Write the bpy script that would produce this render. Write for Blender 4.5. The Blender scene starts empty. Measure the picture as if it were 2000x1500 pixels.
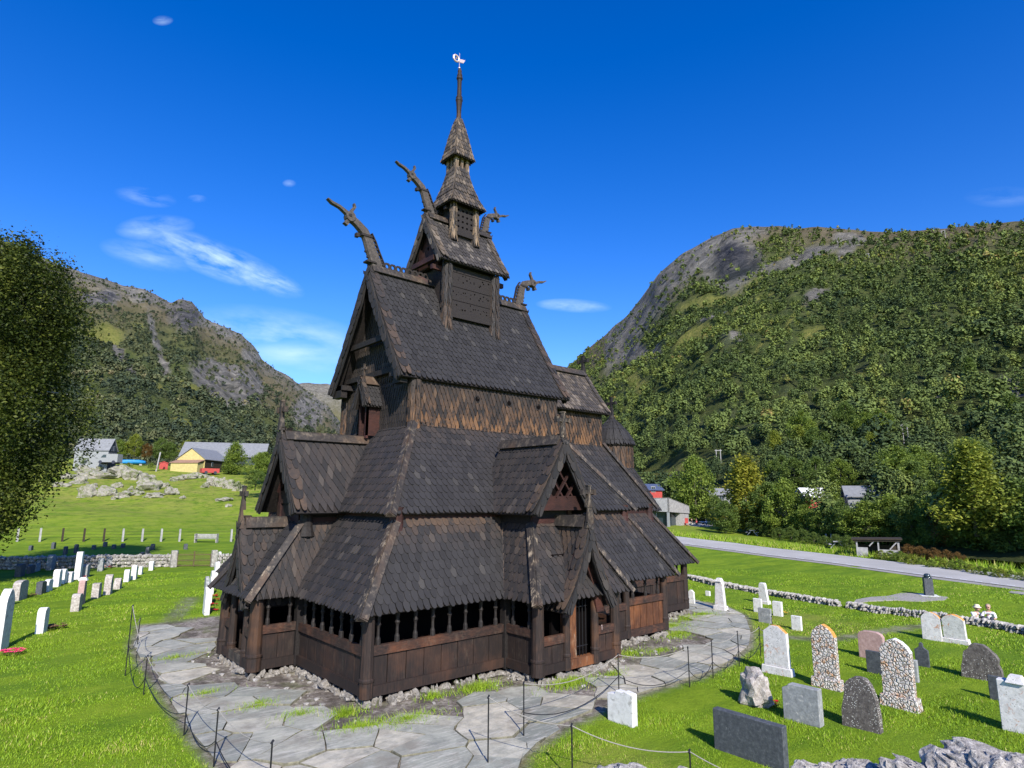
import bpy, bmesh, math, random
import numpy as np
from mathutils import Vector, noise as mnoise
random.seed(7); RNG = np.random.default_rng(7)
R = math.radians
SC = bpy.context.scene
COL = SC.collection
# ------------------------------------------------------------------ camera
F_PX = 1203.25; HEAD, PITCH, ROLL = R(48.96), R(10.34), R(.23)
CAM = np.array([-8.59, -21.70, 5.23])
FW = np.array([math.cos(HEAD)*math.cos(PITCH), math.sin(HEAD)*math.cos(PITCH), math.sin(PITCH)])
_r0 = np.array([math.sin(HEAD), -math.cos(HEAD), 0.]); _u0 = np.cross(_r0, FW)
RT = _r0*math.cos(ROLL)+_u0*math.sin(ROLL); UP = -_r0*math.sin(ROLL)+_u0*math.cos(ROLL)
def ray(u, v): return FW+RT*(u-1000)/F_PX+UP*(750-v)/F_PX
G0 = -0.25                                   # level of the churchyard
def gz(x, y):
    "height of the ground (numpy friendly)"
    x = np.asarray(x, float); y = np.asarray(y, float)
    dx = x-CAM[0]; dy = y-CAM[1]; d = np.hypot(dx, dy)
    ang = np.degrees(np.arctan2(dy, dx))-48.96        # + is left of the view axis
    z = np.full_like(d, G0)
    # bank the viewer stands on
    z = z+np.clip((9.0-d)/5., 0, 1)**1.3*2.9
    # field climbing beyond the fence on the left
    L = np.clip((ang-4)/10., 0, 1); L = L*L*(3-2*L)
    s = np.clip((d-84)/80., 0, 1)
    rise = 12.6*(s**1.12)
    bump = (np.sin(x*.11+1.3)*np.cos(y*.09)+.6*np.sin(x*.23+y*.17))*.5*np.clip((d-86)/20, 0, 1)
    z = z+L*(rise+bump)
    # gentle swell of the meadow beyond the road
    Rr = np.clip((-ang-6)/8., 0, 1)
    z = z+Rr*np.clip((d-60)/50., 0, 1)*.9*np.clip((-(ang)-8)/4, 0, 1)*np.clip((22+ang)/8., 0, 1)
    return z
def ground_at(u, v):
    "point where the line of sight through a photo position meets the ground"
    d = ray(u, v); h = np.hypot(d[0], d[1])
    t = np.geomspace(2, 400, 4000)/h
    P = CAM[None]+d[None]*t[:, None]
    below = P[:, 2] <= gz(P[:, 0], P[:, 1])
    i = int(np.argmax(below)) if below.any() else len(t)-1
    p = P[i]; return np.array([p[0], p[1], float(gz(p[0], p[1]))])
def dist(p): return math.hypot(p[0]-CAM[0], p[1]-CAM[1])
def depth(p): return float((np.array(p)-CAM)@FW)
def px(p, n): return n*depth(p)/F_PX          # size in metres of n photo pixels at p
# ------------------------------------------------------------------ object bookkeeping
def link(o, parent=None):
    COL.objects.link(o)
    if parent is not None: o.parent = parent
    return o
def tag(o, label=None, cat=None, group=None, kind=None):
    if label: o['label'] = label
    if cat: o['category'] = cat
    if group: o['group'] = group
    if kind: o['kind'] = kind
    return o
def thing(name, label, cat, loc=(0, 0, 0), rz=0, group=None):
    o = bpy.data.objects.new(name, None); o.empty_display_size = .2
    link(o); o.location = tuple(float(c) for c in loc); o.rotation_euler = (0, 0, rz)
    return tag(o, label, cat, group)
class MB:
    "collects faces, becomes one mesh object"
    def __init__(s): s.v = []; s.f = []; s.r = []; s.w = []; s.m = []
    def add(s, vs, fs, rnd=None, wear=0., mi=0):
        n = len(s.v); s.v += [tuple(map(float, p)) for p in vs]
        r = random.random() if rnd is None else rnd
        for f in fs: s.f.append(tuple(i+n for i in f)); s.r.append(r); s.w.append(wear); s.m.append(mi)
    def box(s, c, d, rz=0., taper=1., mi=0, wear=0.):
        cx, cy, cz = c; a, b, h = d[0]/2, d[1]/2, d[2]/2; co, si = math.cos(rz), math.sin(rz); vs = []
        for z, k in ((-h, 1.), (h, taper)):
            for x, y in ((-a, -b), (a, -b), (a, b), (-a, b)):
                x *= k; y *= k; vs.append((cx+x*co-y*si, cy+x*si+y*co, cz+z))
        s.add(vs, [(3, 2, 1, 0), (4, 5, 6, 7), (0, 1, 5, 4), (1, 2, 6, 5), (2, 3, 7, 6), (3, 0, 4, 7)], mi=mi, wear=wear)
    def span(s, x0, x1, y0, y1, z0, z1, mi=0, wear=0.):
        s.box(((x0+x1)/2, (y0+y1)/2, (z0+z1)/2), (abs(x1-x0), abs(y1-y0), abs(z1-z0)), mi=mi, wear=wear)
    def beam(s, p, q, w, h, up=(0, 0, 1), mi=0, w2=None, h2=None, wear=0.):
        p = np.array(p, float); q = np.array(q, float); d = q-p; d /= np.linalg.norm(d)+1e-9
        a = np.cross(d, np.array(up, float)); n = np.linalg.norm(a)
        if n < 1e-4: a = np.cross(d, (1., 0, 0)); n = np.linalg.norm(a)
        a /= n; b = np.cross(a, d); w2 = w if w2 is None else w2; h2 = h if h2 is None else h2
        vs = [p-a*w/2-b*h/2, p+a*w/2-b*h/2, p+a*w/2+b*h/2, p-a*w/2+b*h/2, q-a*w2/2-b*h2/2, q+a*w2/2-b*h2/2, q+a*w2/2+b*h2/2, q-a*w2/2+b*h2/2]
        s.add(vs, [(0, 1, 2, 3), (7, 6, 5, 4), (1, 0, 4, 5), (2, 1, 5, 6), (3, 2, 6, 7), (0, 3, 7, 4)], mi=mi, wear=wear)
    def lathe(s, c, prof, n=12, mi=0, wear=0.):
        "prof: list of (r, z) from bottom to top"
        vs = []; fs = []; m = len(prof)
        for r, z in prof:
            for k in range(n):
                t = 2*math.pi*k/n; vs.append((c[0]+r*math.cos(t), c[1]+r*math.sin(t), c[2]+z))
        for i in range(m-1):
            for k in range(n):
                fs.append((i*n+k, i*n+(k+1) % n, (i+1)*n+(k+1) % n, (i+1)*n+k))
        fs.append(tuple(reversed(range(n)))); fs.append(tuple(range((m-1)*n, m*n)))
        s.add(vs, fs, mi=mi, wear=wear)
    def tube(s, pts, rad, n=6, mi=0):
        pts = [np.array(p, float) for p in pts]; vs = []; fs = []; rr = rad if isinstance(rad, (list, tuple)) else [rad]*len(pts)
        pa = None
        for i, p in enumerate(pts):
            d = pts[min(i+1, len(pts)-1)]-pts[max(i-1, 0)]; d = d/(np.linalg.norm(d)+1e-9)
            if pa is None:
                pa = np.cross(d, (0, 0, 1.)); 
                if np.linalg.norm(pa) < 1e-3: pa = np.cross(d, (1., 0, 0))
            a = pa-d*(pa@d); a /= np.linalg.norm(a)+1e-9; pa = a; b = np.cross(d, a)
            for k in range(n):
                t = 2*math.pi*k/n; vs.append(p+(a*math.cos(t)+b*math.sin(t))*rr[i])
        for i in range(len(pts)-1):
            for k in range(n): fs.append((i*n+k, i*n+(k+1) % n, (i+1)*n+(k+1) % n, (i+1)*n+k))
        fs.append(tuple(reversed(range(n)))); fs.append(tuple(range((len(pts)-1)*n, len(pts)*n)))
        s.add(vs, fs, mi=mi)
    def prism(s, poly, ext, mi=0, wear=0.):
        "poly: 3-D points of a flat outline, ext: extrusion vector"
        n = len(poly); P = [np.array(p, float) for p in poly]; e = np.array(ext, float)
        s.add(P+[p+e for p in P], [tuple(reversed(range(n))), tuple(range(n, 2*n))]+[(i, (i+1) % n, (i+1) % n+n, i+n) for i in range(n)], mi=mi, wear=wear)
    def slab(s, pts, th, mi=0):
        P = [np.array(p, float) for p in pts]; n = np.cross(P[1]-P[0], P[2]-P[0]); n /= np.linalg.norm(n)
        s.prism(P, -n*th, mi=mi)
    def rock(s, c, size, seed=None, mi=0, sub=2, rough=.28, rz=0.):
        "irregular stone"
        bm = bmesh.new(); bmesh.ops.create_icosphere(bm, subdivisions=sub, radius=1.)
        sd = random.random()*100 if seed is None else seed; vs = []
        co, si = math.cos(rz), math.sin(rz)
        for v in bm.verts:
            k = 1+rough*mnoise.noise(Vector(v.co)*1.3+Vector((sd, sd*.7, 0)))*1.6+rough*.5*mnoise.noise(Vector(v.co)*3.1+Vector((0, sd, 3)))+(rough*.38*mnoise.noise(Vector(v.co)*8+Vector((sd, 0, 9))) if sub > 2 else 0)
            p = v.co*k; p = Vector([math.copysign(abs(t)**(.8 if rough < .4 else .95), t) for t in p])
            x, y, z = p.x*size[0], p.y*size[1], p.z*size[2]
            vs.append((c[0]+x*co-y*si, c[1]+x*si+y*co, c[2]+z))
        s.add(vs, [tuple(v.index for v in f.verts) for f in bm.faces], mi=mi); bm.free()
    def build(s, name, mat, parent=None, smooth=False, origin=None):
        me = bpy.data.meshes.new(name); V = s.v
        if origin is not None: V = [(x-origin[0], y-origin[1], z-origin[2]) for x, y, z in V]
        me.from_pydata(V, [], s.f); mats = mat if isinstance(mat, (list, tuple)) else [mat]
        for m in mats: me.materials.append(m)
        a = me.attributes.new('rnd', 'FLOAT', 'FACE'); a.data.foreach_set('value', s.r)
        a = me.attributes.new('wear', 'FLOAT', 'FACE'); a.data.foreach_set('value', s.w)
        if len(mats) > 1: me.polygons.foreach_set('material_index', s.m)
        if smooth: me.polygons.foreach_set('use_smooth', [True]*len(me.polygons))
        me.update(); o = bpy.data.objects.new(name, me)
        if origin is not None: o.location = tuple(float(c) for c in origin)
        return link(o, parent)
def quick_mesh(name, V, Fn, mat, attrs=None, smooth=False, parent=None):
    "V (n,3) float, Fn (m,k) int: fast path for foliage and grass"
    me = bpy.data.meshes.new(name); V = np.ascontiguousarray(V, np.float32); Fn = np.ascontiguousarray(Fn, np.int32)
    k = Fn.shape[1]; me.vertices.add(len(V)); me.vertices.foreach_set('co', V.ravel())
    me.loops.add(Fn.size); me.loops.foreach_set('vertex_index', Fn.ravel())
    me.polygons.add(len(Fn)); me.polygons.foreach_set('loop_start', np.arange(len(Fn), dtype=np.int32)*k)
    try: me.polygons.foreach_set('loop_total', np.full(len(Fn), k, np.int32))
    except Exception: pass
    for nm, arr in (attrs or {}).items():
        dom = 'FACE' if len(arr) == len(Fn) else 'POINT'
        a = me.attributes.new(nm, 'FLOAT', dom); a.data.foreach_set('value', np.ascontiguousarray(arr, np.float32))
    if smooth: me.polygons.foreach_set('use_smooth', np.ones(len(Fn), bool))
    me.materials.append(mat); me.update(calc_edges=True); me.validate()
    o = bpy.data.objects.new(name, me); return link(o, parent)
# ------------------------------------------------------------------ materials
class NT:
    def __init__(s, name, rough=.85, spec=.3):
        s.m = bpy.data.materials.new(name); s.m.use_nodes = True; s.n = s.m.node_tree.nodes; s.l = s.m.node_tree.links
        s.b = s.n['Principled BSDF']; s.b.inputs['Roughness'].default_value = rough
        try: s.b.inputs['Specular IOR Level'].default_value = spec
        except Exception: pass
        s.geo = s.n.new('ShaderNodeNewGeometry'); s.tc = s.n.new('ShaderNodeTexCoord')
    def pos(s, scale=(1, 1, 1), obj=False, rot=(0, 0, 0)):
        m = s.n.new('ShaderNodeMapping'); m.inputs['Scale'].default_value = scale; m.inputs['Rotation'].default_value = rot
        s.l.new((s.tc.outputs['Object'] if obj else s.geo.outputs['Position']), m.inputs[0]); return m.outputs[0]
    def noise(s, vec, scale=1., detail=4., rough=.6, dist=0.):
        t = s.n.new('ShaderNodeTexNoise'); t.inputs['Scale'].default_value = scale; t.inputs['Detail'].default_value = detail
        t.inputs['Roughness'].default_value = rough; t.inputs['Distortion'].default_value = dist
        s.l.new(vec, t.inputs['Vector']); return t.outputs['Fac']
    def vor(s, vec, scale=1., feat='F1', out='Distance', rnd=1.):
        t = s.n.new('ShaderNodeTexVoronoi'); t.feature = feat; t.inputs['Scale'].default_value = scale
        t.inputs['Randomness'].default_value = rnd; s.l.new(vec, t.inputs['Vector']); return t.outputs[out]
    def attr(s, name):
        a = s.n.new('ShaderNodeAttribute'); a.attribute_name = name; return a.outputs['Fac']
    def ramp(s, fac, stops, interp='LINEAR'):
        r = s.n.new('ShaderNodeValToRGB'); r.color_ramp.interpolation = interp; e = r.color_ramp.elements
        while len(e) < len(stops): e.new(.5)
        for k, (p, c) in enumerate(stops):
            e[k].position = p; c = (c, c, c) if isinstance(c, (int, float)) else c; e[k].color = (*c, 1)
        s.l.new(fac, r.inputs[0]); return r.outputs[0]
    def mix(s, fac, a, b, mode='MIX'):
        m = s.n.new('ShaderNodeMix'); m.data_type = 'RGBA'; m.blend_type = mode
        for sock, val in ((m.inputs[0], fac), (m.inputs[6], a), (m.inputs[7], b)):
            if isinstance(val, (int, float)): sock.default_value = val
            elif isinstance(val, tuple): sock.default_value = (*val, 1)
            else: s.l.new(val, sock)
        return m.outputs[2]
    def math(s, op, a, b=0., clamp=False):
        m = s.n.new('ShaderNodeMath'); m.operation = op; m.use_clamp = clamp
        for sock, val in ((m.inputs[0], a), (m.inputs[1], b)):
            if isinstance(val, (int, float)): sock.default_value = val
            else: s.l.new(val, sock)
        return m.outputs[0]
    def sepz(s, axis='Z'):
        x = s.n.new('ShaderNodeSeparateXYZ'); s.l.new(s.geo.outputs['Position'], x.inputs[0]); return x.outputs[axis]
    def color(s, c):
        if isinstance(c, tuple): s.b.inputs['Base Color'].default_value = (*c, 1)
        else: s.l.new(c, s.b.inputs['Base Color'])
        return s
    def bump(s, h, strength=.4, distance=.02):
        b = s.n.new('ShaderNodeBump'); b.inputs['Strength'].default_value = strength; b.inputs['Distance'].default_value = distance
        s.l.new(h, b.inputs['Height']); s.l.new(b.outputs[0], s.b.inputs['Normal']); return s
M = {}
def mat_shingle(name, dark, mid, light, warm, hi=.86):
    t = NT(name, .72, .35); r = t.attr('rnd'); w = t.attr('wear')
    base = t.ramp(r, [(0, dark), (.55, mid), (hi, mid), (min(hi+.1, .98), light), (1, light)])
    n = t.noise(t.pos((1, 1, 1)), 9, 5, .7); n2 = t.noise(t.pos((1, 1, 1)), 1.1, 3, .6)
    base = t.mix(t.ramp(n2, [(.35, 0.), (.7, 1.)]), base, t.mix(.3, base, dark))
    f = t.math('MULTIPLY', t.ramp(t.math('ADD', t.math('MULTIPLY', n, .75), t.math('MULTIPLY', r, .35)), [(.42, 0.), (.72, 1.)]), w, True)
    c = t.mix(f, base, warm)
    c = t.mix(t.ramp(t.noise(t.pos((7, 7, 1.2)), 4, 4, .7), [(.66, 0.), (.74, .8)]), c, (.2, .17, .135))
    t.color(c); t.bump(n, .5, .01); return t.m
M['shingle'] = mat_shingle('tarred_shingle', (.018, .0165, .0163), (.028, .026, .0258), (.055, .05, .045), (.13, .075, .04), .96)
M['shingle_light'] = mat_shingle('weathered_shingle', (.03, .026, .024), (.055, .048, .043), (.14, .12, .1), (.2, .14, .085), .8)
M['shingle_wall'] = mat_shingle('tarred_wall_shingle', (.018, .015, .0135), (.034, .027, .023), (.08, .055, .037), (.19, .095, .04), .92)
def mat_wood(name, dark, mid, light, sc, warm=None, bumpn=.5):
    t = NT(name, .7, .35); v = t.pos(sc); n = t.noise(v, 3., 6, .65, .4); n2 = t.noise(t.pos((1, 1, 1)), .9, 3, .6); r = t.attr('rnd')
    c = t.ramp(n, [(.3, dark), (.55, mid), (.78, light)])
    if warm is not None: c = t.mix(t.ramp(n2, [(.5, 0.), (.68, .8)]), c, t.mix(n, mid, warm))
    c = t.mix(t.math('MULTIPLY', r, .45), c, dark)
    w = t.attr('wear'); c = t.mix(t.math('MULTIPLY', w, t.ramp(t.noise(t.pos((2.2, 2.2, 1.)), 2.5, 6, .75), [(.52, 0.), (.66, .8)])), c, (.33, .26, .18))
    t.color(c); t.bump(n, bumpn, .012); return t.m
DK, MD, LT = (.011, .008, .007), (.026, .0165, .013), (.062, .035, .024)
M['plank'] = mat_wood('tarred_plank', DK, MD, LT, (9, 9, .8), (.10, .045, .024))
M['beam'] = mat_wood('tarred_beam', DK, (.05, .026, .018), (.13, .06, .035), (2, 2, 9), (.24, .08, .028))
M['beam_dark'] = mat_wood('dark_beam', (.008, .006, .0055), (.02, .016, .014), (.05, .041, .034), (4, 4, 4))  # tarred wood, toned down so the shade under eaves reads black
M['hip'] = mat_wood('worn_hip_board', (.018, .015, .013), (.038, .032, .028), (.085, .07, .055), (2.5, 2.5, 2.5), (.14, .075, .035))
M['post'] = mat_wood('tarred_post', DK, (.032, .02, .015), (.085, .045, .028), (7, 7, .7), (.17, .075, .03))
M['panel_orange'] = mat_wood('orange_plank', (.03, .012, .007), (.13, .05, .02), (.3, .12, .045), (9, 9, .8), (.36, .13, .04))  # orange-brown tone, paler than the tarred planks
M['carved'] = mat_wood('carved_panel', (.010, .008, .007), (.028, .021, .018), (.075, .06, .05), (12, 12, 12), None, 1.)
M['red_wood'] = mat_wood('red_brown_board', (.014, .006, .005), (.038, .014, .011), (.075, .03, .022), (2, 2, 8), (.12, .04, .025))
t = NT('interior_dark', 1, 0); t.color((.006, .005, .005)); M['void'] = t.m  # near-black colour standing in for the shade behind openings
t = NT('iron', .5, .5); t.color((.03, .03, .032)); t.b.inputs['Metallic'].default_value = .6; M['iron'] = t.m
t = NT('vane_metal', .45, .5); t.color((.62, .48, .46)); t.b.inputs['Metallic'].default_value = .3; M['vane'] = t.m
# ---- stone
def mat_stone(name, a, b, c, sc=1., lichen=None, spots=None, bumpn=.6, rough=.9, lth=(.56, .66)):
    t = NT(name, rough, .25); v = t.pos((1, 1, 1)); n = t.noise(v, 7*sc, 8, .7); n2 = t.noise(v, 1.9*sc, 4, .6)
    col = t.ramp(n, [(.28, a), (.52, b), (.78, c)])
    if lichen: col = t.mix(t.ramp(t.noise(v, 5*sc, 6, .75, .5), [(lth[0], 0.), (lth[1], 1.)]), col, lichen)
    if spots: col = t.mix(t.ramp(t.vor(v, 17*sc), [(.16, 1.), (.3, 0.)]), col, t.mix(t.ramp(n2, [(.4, 0.), (.55, 1.)]), col, spots))
    t.color(col); t.bump(n, bumpn, .02); return t.m
M['white_stone'] = mat_stone('white_stone', (.5, .49, .46), (.68, .67, .64), (.8, .79, .77), 1, (.32, .31, .28), None, .3)
M['white_lichen'] = mat_stone('white_stone_orange_lichen', (.45, .44, .42), (.64, .62, .6), (.78, .77, .75), 1, (.5, .2, .07), (.3, .3, .28), .5, .9, (.58, .66))
M['grey_stone'] = mat_stone('grey_stone', (.16, .165, .165), (.27, .28, .28), (.4, .41, .4), 1, (.5, .49, .45), None, .4)
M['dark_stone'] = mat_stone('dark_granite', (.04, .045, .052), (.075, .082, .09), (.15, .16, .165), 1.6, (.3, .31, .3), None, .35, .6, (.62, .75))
M['rough_dark'] = mat_stone('dark_lichened_stone', (.05, .042, .038), (.12, .105, .095), (.24, .21, .18), 1.3, None, (.7, .68, .62), .9)
M['rough_pale'] = mat_stone('pale_rough_stone', (.16, .13, .11), (.38, .34, .3), (.66, .62, .56), 1.5, (.5, .26, .12), (.75, .72, .66), 1., .9, (.66, .74))
M['pink_stone'] = mat_stone('pink_granite', (.3, .19, .17), (.42, .28, .25), (.56, .4, .36), 1.3, None, None, .4)
M['orange_lichen'] = mat_stone('orange_lichen', (.42, .2, .06), (.62, .27, .05), (.66, .55, .42), 2.5, None, None, .8)
M['wall_stone'] = mat_stone('field_stone', (.17, .16, .14), (.33, .31, .28), (.55, .53, .48), .8, (.62, .6, .54), (.08, .08, .07), .9)
M['rock'] = mat_stone('bedrock', (.13, .12, .09), (.27, .25, .2), (.45, .42, .36), .35, (.12, .15, .04), None, 1., .9, (.5, .6))
t = NT('cobble', .9, .2); v = t.pos((1, 1, 1)); e = t.vor(v, 11, 'DISTANCE_TO_EDGE'); n = t.noise(v, 8, 6, .7)
cc = t.mix(t.ramp(n, [(.5, 0.), (.62, 1.)]), (.58, .55, .51), (.5, .27, .13)); c = t.mix(t.ramp(e, [(.02, 0.), (.07, 1.)]), (.27, .23, .19), cc)
t.color(c); t.bump(t.ramp(e, [(0, 0.), (.2, 1.)]), 1., .03); M['cobble'] = t.m
t = NT('flagstone', .75, .3); v = t.pos((1, 1, 1)); r = t.attr('rnd'); n = t.noise(v, 2.2, 9, .72, .3); n2 = t.noise(t.pos((.6, 4, 1), rot=(0, 0, .5)), 2.4, 8, .75, .7)
c = t.ramp(r, [(0, (.22, .23, .19)), (.3, (.33, .335, .275)), (.6, (.4, .39, .31)), (.85, (.5, .46, .35)), (1, (.6, .53, .4))])
c = t.mix(t.ramp(n, [(.3, .85), (.62, 0.)]), c, (.16, .165, .145)); c = t.mix(t.ramp(n2, [(.5, 0.), (.66, .75)]), c, (.56, .53, .45)); c = t.mix(t.ramp(t.noise(v, .9, 5, .7), [(.5, 0.), (.68, .6)]), c, (.2, .17, .13))
c = t.mix(t.ramp(t.noise(v, 30, 4, .7), [(.6, 0.), (.75, .5)]), c, (.07, .07, .07))
t.color(c); t.bump(t.math('ADD', n2, t.math('MULTIPLY', n, .7)), .6, .02); M['flag'] = t.m
# ---- ground: grass with worn earth round the church
t = NT('turf', .95, .1); v = t.pos((1, 1, 1)); n = t.noise(v, .9, 8, .75); n2 = t.noise(v, .07, 4, .6); n3 = t.noise(v, 16, 4, .75)
g = t.ramp(t.math('ADD', t.math('MULTIPLY', n, .6), t.math('MULTIPLY', n3, .4)), [(.34, (.07, .115, .008)), (.5, (.165, .25, .012)), (.68, (.28, .35, .03))])
g = t.mix(t.ramp(n2, [(.4, 0.), (.62, .75)]), g, (.2, .29, .02)); g = t.mix(t.ramp(t.noise(t.pos((.22, 1.1, 1), rot=(0, 0, .55)), .6, 5, .7), [(.42, 0.), (.6, .7)]), g, (.075, .155, .01))
w = t.attr('wear')                                   # bare earth
d = t.ramp(t.noise(v, 7, 9, .8), [(.34, (.08, .065, .05)), (.48, (.24, .205, .17)), (.62, (.44, .4, .34))]); d = t.mix(t.ramp(t.noise(v, 1.3, 5, .7), [(.42, 0.), (.6, .8)]), d, (.07, .058, .048))
g = t.mix(t.math('MULTIPLY', w, t.ramp(t.noise(v, 1.6, 5, .7), [(.2, .6), (.5, 1.)]), True), g, d)
dr = t.attr('dry'); g = t.mix(t.math('MULTIPLY', dr, t.ramp(t.noise(v, .45, 8, .8), [(.4, 0.), (.56, 1.)])), g, (.27, .25, .06)); g = t.mix(t.math('MULTIPLY', dr, t.ramp(t.noise(t.pos((1, 1, 3)), .8, 8, .8, .6), [(.52, 0.), (.62, 1.3)])), g, (.05, .085, .012))
t.color(g); t.bump(t.math('ADD', n3, n), .8, .06); M['turf'] = t.m
t = NT('blade', .6, .25); c = t.ramp(t.attr('rnd'), [(0, (.07, .15, .006)), (.5, (.185, .3, .012)), (.85, (.25, .37, .02)), (.93, (.34, .36, .06)), (1, (.46, .4, .14))])
t.color(c); t.b.inputs['Subsurface Weight'].default_value = 0.; M['blade'] = t.m
def mat_leaf(name, a, b, c):
    t = NT(name, .6, .25); col = t.ramp(t.attr('rnd'), [(0, a), (.5, b), (1, c)])
    d = t.n.new('ShaderNodeBsdfTranslucent'); t.l.new(col, d.inputs['Color']); t.color(col)
    mx = t.n.new('ShaderNodeMixShader'); mx.inputs[0].default_value = .3; t.l.new(t.b.outputs[0], mx.inputs[1]); t.l.new(d.outputs[0], mx.inputs[2])
    t.l.new(mx.outputs[0], t.n['Material Output'].inputs['Surface']); return t.m
M['leaf_green'] = mat_leaf('leaf_green', (.075, .12, .018), (.155, .22, .032), (.25, .31, .045))
M['leaf_deep'] = mat_leaf('leaf_deep', (.055, .09, .02), (.11, .165, .032), (.18, .245, .045))
M['leaf_birch'] = mat_leaf('leaf_birch', (.08, .11, .012), (.18, .22, .025), (.3, .32, .045))
M['leaf_yellow'] = mat_leaf('leaf_yellow', (.1, .12, .012), (.23, .24, .025), (.38, .34, .04))
M['leaf_rust'] = mat_leaf('leaf_rust', (.07, .04, .014), (.16, .09, .025), (.27, .16, .04))
M['leaf_dark'] = mat_leaf('leaf_near_birch', (.018, .028, .005), (.05, .072, .01), (.17, .19, .03))
t = NT('bark', .9, .2); n = t.noise(t.pos((3, 3, 1)), 3, 6, .7); t.color(t.ramp(n, [(.35, (.04, .03, .024)), (.6, (.16, .14, .12))])); t.bump(n, .7, .03); M['bark'] = t.m
t = NT('birch_bark', .8, .2); n = t.noise(t.pos((2, 2, 9)), 1.4, 4, .6); t.color(t.ramp(n, [(.42, (.05, .045, .04)), (.52, (.5, .49, .46))])); M['birch_bark'] = t.m
t = NT('asphalt', .85, .3); n = t.noise(t.pos((1, 1, 1)), 22, 5, .7); n2 = t.noise(t.pos((.3, .3, .3)), .8, 4, .6)
t.color(t.mix(t.ramp(n2, [(.4, 0.), (.65, .5)]), t.ramp(n, [(.3, (.3, .29, .26)), (.7, (.43, .41, .37)) ]), (.48, .46, .42))); M['road'] = t.m
def flat(name, c, rough=.7, n=.25, sc=6, spec=.3):
    t = NT(name, rough, spec); k = t.noise(t.pos((1, 1, 1)), sc, 5, .65)
    t.color(t.ramp(k, [(.3, tuple(x*(1-n) for x in c)), (.7, tuple(min(1, x*(1+n)) for x in c))])); M[name] = t.m; return t.m
flat('white_paint', (.26, .27, .27), .6, .08); flat('gravel', (.3, .28, .25), .95, .35, 12); flat('white_line', (.7, .7, .68), .7, .1, 12)
flat('grey_timber', (.33, .32, .31), .8, .3, 3); flat('slate_roof', (.2, .205, .21), .6, .18, 2); flat('dark_cladding', (.035, .045, .055), .6, .3, 3)
flat('yellow_paint', (.48, .4, .16), .7, .15, 2); flat('rust_roof', (.3, .18, .12), .8, .25, 2); flat('brown_cladding', (.04, .03, .02), .8, .3, 3)
flat('red_paint', (.4, .06, .05), .7, .2, 2); flat('blue_tarp', (.02, .22, .5), .5, .2, 3); flat('skin', (.52, .3, .22), .6, .05); flat('white_cloth', (.75, .74, .72), .85, .06)
flat('red_cloth', (.6, .09, .09), .85, .15); flat('dark_cloth', (.04, .045, .06), .9, .2); flat('straw', (.7, .62, .45), .9, .12, 40); flat('hair', (.32, .24, .17), .8, .25, 20)
flat('rope', (.3, .28, .24), .9, .3, 60); flat('blue_roof', (.06, .08, .14), .6, .2, 3); flat('petal_pink', (.75, .04, .16), .6, .25, 30); flat('petal_red', (.4, .015, .02), .6, .3, 30)
flat('petal_yellow', (.75, .4, .04), .6, .3, 30); flat('dead_leaf', (.13, .075, .04), .9, .4, 30); flat('iron_brown', (.11, .08, .04), .7, .3, 10); flat('moss_rock', (.24, .23, .2), .9, .4, 3)
t = NT('glass_dark', .12, .5); t.color((.03, .045, .055)); M['glass'] = t.m
t = NT('sunglass', .2, .5); t.color((.01, .01, .012)); M['sunglass'] = t.m
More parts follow.
